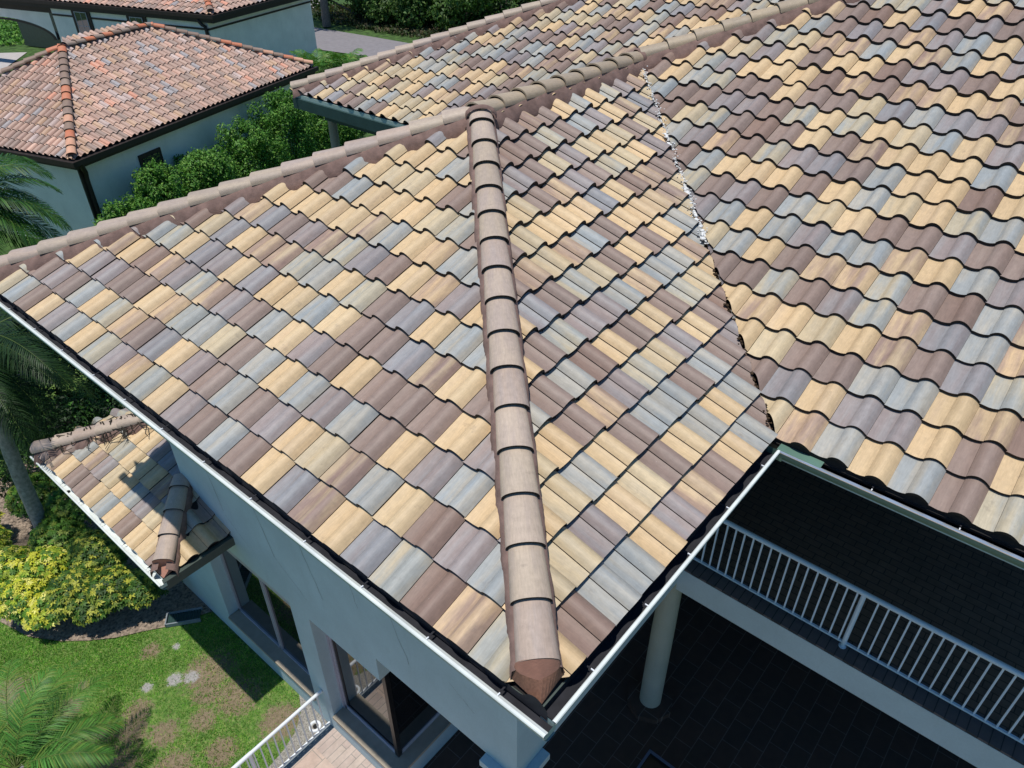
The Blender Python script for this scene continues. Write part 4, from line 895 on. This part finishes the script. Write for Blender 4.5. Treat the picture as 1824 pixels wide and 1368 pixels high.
# ---------------------------------------------------------------- small things
pr = empty("patio_railing", (-1, 4.66, GZ)); tag(pr, "white metal railing along the sunlit patio edge at the bottom of the photo", "railing")
zt2 = GZ + .95
MB().tube([(.99, 4.66, zt2), (-.19, 4.66, zt2)], .027, 12).build("top_rail", M_WHITE, pr)
MB().tube([(-.19, 4.66, zt2 - .0), (-7, 4.66, zt2 - .02)], .031, 12).build("top_rail", M_WHITE, pr)
MB().box((-7, 4.648, GZ + .10), (.99, 4.672, GZ + .125)).build("bottom_rail", M_WHITE, pr)
for x in (-.22, -1.9, -3.6, -5.3): MB().tube([(x, 4.66, GZ + .03), (x, 4.66, zt2)], .030, 12).build("post", M_WHITE, pr)
bal = None; x = .90
while x > -4.0:
    if min(abs(x - q) for q in (-.22, -1.9, -3.6)) > .045:
        if bal is None: bal = MB().box((-.009, 4.651, GZ + .12), (.009, 4.669, zt2)).build("baluster", M_WHITE, pr); base_l = bal.location.copy(); bal.location.x += x
        else:
            c = bal.copy(); COL.objects.link(c); c.parent = pr; c.location = base_l + Vector((x, 0, 0))
    x -= .107
# ring-shaped outdoor fitting on the gravel
t = empty("drain_cover", (.83, 4.80, GZ)); tag(t, "round white ring cover on the gravel by the patio railing", "drain cover")
b = MB(); n = 24; V = []
for i in range(n):
    a = 2 * math.pi * i / n
    for rr, zz in ((.095, 0), (.09, .03), (.06, .032), (.055, .0)): V.append((.83 + rr * math.cos(a), 4.83 + rr * math.sin(a), GZ + .005 + zz))
b.add(V, [(i * 4 + j, ((i + 1) % n) * 4 + j, ((i + 1) % n) * 4 + j + 1, i * 4 + j + 1) for i in range(n) for j in range(3)], 0, True); b.build("ring", M_WHITE, t)
MB().tube([(.83, 4.83, GZ + .01), (.83, 4.83, GZ + .022)], .035, 12).build("knob", M_BLACKFR, t)
# splash block below the lower gutter
t = empty("splash_block", (.6, 8.12, GZ)); tag(t, "ribbed grey splash block lying in the bed by the lower roof shadow", "splash block")
ang = R_(-38); ca, sa = math.cos(ang), math.sin(ang)
def sp(u, v, z): return (.60 + u * ca - v * sa, 8.14 + u * sa + v * ca, GZ + z)
b = MB()
for i in range(12):
    u0 = -.27 + i * .045; b.add([sp(u0, -.11, .03), sp(u0 + .022, -.11, .045), sp(u0 + .045, -.11, .03), sp(u0 + .045, .11, .035), sp(u0 + .022, .11, .05), sp(u0, .11, .035)], [(0, 1, 4, 5), (1, 2, 3, 4)])
b.build("tray", M_TEAL, t)
b = MB(); b.obox(sp(-.29, -.13, 0), Vector((ca, sa, 0)) * .58, Vector((-sa, ca, 0)) * .02, (0, 0, .08)); b.obox(sp(-.29, .11, 0), Vector((ca, sa, 0)) * .58, Vector((-sa, ca, 0)) * .02, (0, 0, .08)); b.obox(sp(-.29, -.13, 0), Vector((ca, sa, 0)) * .02, Vector((-sa, ca, 0)) * .26, (0, 0, .085)); b.build("rim", M_CONC, t)
# glass topped table on the porch
t = empty("patio_table", (3.2, .1, GZ)); tag(t, "glass-topped table with a blue-grey metal rim at the bottom edge under the balcony", "table")
zt3 = -6.14; tx, ty = 3.39, .60
b = MB(); L1 = 1.5; W3 = .95
for o_, ex, ey in (((tx - W3, ty - .035, zt3), (W3, 0, 0), (0, .035, 0)), ((tx - .035, ty - L1, zt3), (.035, 0, 0), (0, L1 - .035, 0)), ((tx - W3, ty - L1, zt3), (.035, 0, 0), (0, L1 - .035, 0)), ((tx - W3 + .035, ty - L1, zt3), (W3 - .07, 0, 0), (0, .035, 0))):
    b.obox(o_, ex, ey, (0, 0, .03))
b.build("table_rim", M_STEELB, t)
MB().box((tx - W3 + .035, ty - L1 + .035, zt3 + .008), (tx - .035, ty - .035, zt3 + .016)).build("table_top", M_GLASS, t)
for x in (tx - W3 + .03, tx - .06):
    for y in (ty - L1 + .03, ty - .07): MB().box((x, y, GZ + .014), (x + .03, y + .03, zt3)).build("leg", M_STEELB, t)

# ---------------------------------------------------------------- neighbour house with the clay tile roof
def local(o, s1_, s2_, z): v = Vector(o) + E1 * s1_ + E2 * s2_; return Vector((v.x, v.y, z))
nh = empty("neighbour_house", (8, 25, GZ)); tag(nh, "single-storey neighbour house with orange and brown clay barrel tile roof and dark gutter", "house")
AO = (6.338, 22.457, 0); ZA = -3.6; LA = 12.27; DAp = 8.3; pA = .465; tA = math.atan(pA); cA, sA = math.cos(tA), math.sin(tA)
C_ = [local(AO, 0, 0, ZA), local(AO, LA, 0, ZA), local(AO, LA, DAp, ZA), local(AO, 0, DAp, ZA)]
Q1 = local(AO, DAp / 2, DAp / 2, ZA + pA * DAp / 2); Q2 = local(AO, LA - DAp / 2, DAp / 2, ZA + pA * DAp / 2)
sf = (PALC, PALCK, PALCW); pf = (B_PROF, B_HUMP); WA = .245; EA = .36
n1 = (E2 - E1).normalized() ; n2 = (-E1 - E2).normalized()
def vt(v): return tuple(v)
# front (faces -E2): left looking up-slope (+E2) is -E1
tile_face("roof_slope", vt(C_[0]), vt(-E1), vt(E2 * cA + Vector((0, 0, sA))), -LA, WA, EA, 0, 51, 0, 14, [(vt(C_[0]), vt((E1 - E2).normalized())), (vt(C_[1]), vt((-E1 - E2).normalized()))], nh, None, M_TILE2, sf, pf, .03)
tile_face("roof_slope", vt(C_[0]), vt(E2), vt(E1 * cA + Vector((0, 0, sA))), 0.0, WA, EA, 0, 36, 0, 14, [(vt(C_[0]), vt((E2 - E1).normalized())), (vt(C_[3]), vt((-E1 - E2).normalized()))], nh, None, M_TILE2, sf, pf, .03)
b = MB(); z1_ = Vector((0, 0, -.06)); b.add([C_[0] + z1_, C_[1] + z1_, Q2 + z1_, Q1 + z1_], [(0, 1, 2, 3)]); b.add([C_[3] + z1_, C_[0] + z1_, Q1 + z1_], [(0, 1, 2)]); b.add([C_[1], C_[2], Q2], [(0, 1, 2)]); b.add([C_[2], C_[3], Q1, Q2], [(0, 1, 2, 3)])
b.build("roof_underlay", M_DECK, nh)
CAPA = pal({'a': ((238, 150, 112), (228, 156, 122)), 'b': ((164, 142, 126), (156, 134, 122)), 'c': ((176, 156, 142), (162, 142, 130)), 'd': ((240, 190, 160), (232, 176, 146)), 'e': ((184, 166, 152), (166, 150, 138)), 'g': ((226, 140, 104), (220, 150, 118))})
for nm, a_, b_ in (("hip_cap_row", C_[0], Q1), ("ridge_cap_row", Q1, Q2), ("hip_cap_row", C_[1], Q2), ("hip_cap_row", C_[3], Q1)):
    cap_row(nm, vt(a_ + (b_ - a_).normalized() * .1), vt(b_), nh, .40, .29, .11, .04, CAPA, M_TILE2)
b = MB()
b.obox(C_[0] - E2 * .13 - E1 * .1 + Vector((0, 0, -.20)), E1 * (LA + .2), E2 * .13, (0, 0, .15)); b.obox(C_[0] - E1 * .13 - E2 * .13 + Vector((0, 0, -.201)), E1 * .128, E2 * (DAp + .1), (0, 0, .15)); b.build("gutter", M_BROWN, nh)
b = MB(); b.obox(C_[0] + Vector((0, 0, -.32)), E1 * LA, E2 * .6, (0, 0, .1)); b.obox(C_[0] + E2 * .6 + Vector((0, 0, -.32)), E1 * .6, E2 * (DAp - .6), (0, 0, .1)); b.build("soffit", M_BROWN, nh)
b = MB(); b.obox(local(AO, .5, .5, GZ), E1 * (LA - 1), E2 * (DAp - 1), (0, 0, -ZA + GZ + 6.55)); 
b = MB(); hw = ZA - .3 - GZ; b.obox(local(AO, .32, .32, GZ), E1 * (LA - .64), E2 * (DAp - .64), (0, 0, hw)); b.build("wall", M_WALL_N, nh)
for s_, zt4, wd_, hh in ((2.55, -4.35, .95, 1.3), (9.6, -4.1, .8, 1.2)):
    b = MB(); b.obox(local(AO, s_, .26, zt4 - hh), E1 * wd_, E2 * .06, (0, 0, hh)); fw = b.build("window", M_BROWN, nh)
    b = MB(); b.obox(local(AO, s_ + .12, .245, zt4 - hh + .12), E1 * (wd_ - .24), E2 * .014, (0, 0, hh - .24)); b.build("pane", M_GLASS2, fw)
for s_, k in ((.42, 0), (LA - .62, 1)):
    b = MB(); b.tube([vt(local(AO, s_ - .25 * (1 - k), -.05, ZA - .18)), vt(local(AO, s_ - .1 * (1 - k), .1, ZA - .42)), vt(local(AO, s_, .20, ZA - .55)), vt(local(AO, s_, .24, ZA - .8)), vt(local(AO, s_, .24, GZ + .1))], .075, 8); b.build("downspout", M_BROWN, nh)
b = MB(); b.obox(local(AO, .26, .26, GZ), E1 * .2, E2 * .06, (0, 0, hw)); b.build("corner_trim", M_BROWN, nh)

# ---------------------------------------------------------------- distant house
dh = empty("distant_house", (22, 40, GZ)); tag(dh, "distant white stucco house with brown trim band, windows and arched entry", "house")
DO = (19.769, 36.401, 0); ZD = -3.0; Ls = 16.2; Lf = 9.0; tD = math.atan(.42); cD, sD = math.cos(tD), math.sin(tD)
tile_face("roof_slope", vt(local(DO, 0, 0, ZD)), vt(E2), vt(E1 * cD + Vector((0, 0, sD))), 0, .375, .40, 0, 44, 0, 10, [(vt(local(DO, 0, 0, 0)), vt((E2 - E1).normalized()))], dh, None, M_TILE2, sf, pf, .04)
tile_face("roof_slope", vt(local(DO, 0, 0, ZD)), vt(-E1), vt(E2 * cD + Vector((0, 0, sD))), -9.0, .375, .40, 0, 24, 0, 10, [(vt(local(DO, 0, 0, 0)), vt((E1 - E2).normalized()))], dh, None, M_TILE2, sf, pf, .04)
cap_row("hip_cap_row", vt(local(DO, .1, .1, ZD + .04)), vt(local(DO, 3.7, 3.7, ZD + 3.7 * .42)), dh, .42, .34, .14, .05, CAPA, M_TILE2)
b = MB(); b.add([local(DO, 0, 0, ZD - .06), local(DO, 9, 0, ZD - .06), local(DO, 9, 3.7, ZD + 1.5), local(DO, 3.7, 3.7, ZD + 1.5)], [(0, 1, 2, 3)]); b.add([local(DO, 0, 0, ZD - .06), local(DO, 3.7, 3.7, ZD + 1.5), local(DO, 3.7, 16.5, ZD + 1.5), local(DO, 0, 16.5, ZD - .06)], [(0, 1, 2, 3)]); b.build("roof_underlay", M_DECK, dh)
b = MB(); b.obox(local(DO, -.12, -.12, ZD - .22), E1 * .12, E2 * 16.6, (0, 0, .17)); b.obox(local(DO, 0, -.12, ZD - .22), E1 * 9.1, E2 * .12, (0, 0, .17))
b.obox(local(DO, -.03, -.03, ZD - .42), E1 * .1, E2 * 16.4, (0, 0, .2)); b.obox(local(DO, .07, -.03, ZD - .42), E1 * 8.95, E2 * .1, (0, 0, .2)); b.build("fascia", M_BROWN, dh)
b = MB(); b.obox(local(DO, .07, .07, ZD - .40), E1 * .43, E2 * 16.2, (0, 0, .05)) if 0 else None; b.obox(local(DO, .15, .07, ZD - .40), E1 * 8.4, E2 * .43, (0, 0, .05)); b.build("soffit", M_BROWN, dh)
b = MB(); hD = ZD - .38 - GZ; b.obox(local(DO, .15, .5, GZ), E1 * 8.8, E2 * 10.9, (0, 0, hD)); b.build("wall", M_WALL_W, dh)
zb_ = -3.76
b = MB(); b.obox(local(DO, .11, .46, zb_ - .045), E1 * .04, E2 * 10.9, (0, 0, .09)); b.obox(local(DO, .15, .46, zb_ - .045), E1 * 8.8, E2 * .04, (0, 0, .09)); b.build("trim_band", M_BROWN, dh)
for s_ in (8.0, 4.05):
    b = MB(); b.obox(local(DO, .08, .5 + s_, -5.0), E1 * .07, E2 * 1.32, (0, 0, 1.66)); fw = b.build("window", M_BROWN, dh)
    b = MB(); b.obox(local(DO, .055, .5 + s_ + .25, -4.85), E1 * .024, E2 * .8, (0, 0, 1.33)); b.build("pane", M_GLASS2, fw)
    b = MB(); b.obox(local(DO, .045, .5 + s_ + .21, -4.89), E1 * .02, E2 * .04, (0, 0, 1.41)); b.obox(local(DO, .045, .5 + s_ + 1.05, -4.89), E1 * .02, E2 * .04, (0, 0, 1.41)); b.obox(local(DO, .045, .5 + s_ + .25, -3.52), E1 * .02, E2 * .8, (0, 0, .04))
    b.obox(local(DO, .048, .5 + s_ + .64, -4.85), E1 * .006, E2 * .02, (0, 0, 1.33)); b.obox(local(DO, .048, .5 + s_ + .25, -4.2), E1 * .005, E2 * .8, (0, 0, .02)); b.build("muntin", M_FRAME, fw)
b = MB(); b.tube([vt(local(DO, -.04, .95, ZD - .3)), vt(local(DO, .0, .75, ZD - .55)), vt(local(DO, .04, .62, ZD - .62)), vt(local(DO, .05, .60, ZD - .9)), vt(local(DO, .05, .60, GZ + .1))], .085, 8); b.build("downspout", M_BROWN, dh)
# arcade
b = MB(); cy, ra = 16.3, 3.9; zc_, top_ = -5.15, -3.75; n = 20; V = []
for i in range(n + 1):
    a = math.pi * i / n; s_ = cy - 0.5 + ra * math.cos(a) ; z_ = zc_ + .95 * math.sin(a)
    for e in (0, .3): V.append(local(DO, .35 + e, s_, z_)); V.append(local(DO, .35 + e, s_, top_))
for i in range(n):
    k = i * 4; b.add([V[k], V[k + 1], V[k + 5], V[k + 4]], [(0, 1, 2, 3)]); b.add([V[k], V[k + 2], V[k + 6], V[k + 4]], [(0, 1, 2, 3)], 1)
b.obox(local(DO, .35, cy - .5 + ra, GZ), E1 * .3, E2 * .5, (0, 0, top_ - GZ)); b.build("arched_entry", [M_WALL_W, M_BROWN], dh)
b = MB()
for i in range(n):
    a0, a1 = math.pi * i / n, math.pi * (i + 1) / n
    q = [local(DO, .33, cy - .5 + (ra + dr_) * math.cos(a), zc_ + (.95 + dz_) * math.sin(a) - dz0) for a, dr_, dz_, dz0 in ((a0, 0, 0, .02), (a1, 0, 0, .02), (a1, -.22, -.12, .02), (a0, -.22, -.12, .02))]
    b.add(q, [(0, 1, 2, 3)])
b.build("arch_trim", M_BROWN, dh)
b = MB(); b.obox(local(DO, .40, 10.95, GZ), E1 * .2, E2 * .45, (0, 0, hD)); b.obox(local(DO, .34, 11.4, top_), E1 * .5, E2 * 9, (0, 0, .7)); b.build("corner_trim", M_BROWN, dh)
b = MB(); b.obox(local(DO, 4.5, 11.4, GZ), E1 * .3, E2 * 9, (0, 0, 3.2)); b.build("wall", M_DKGREEN, dh)
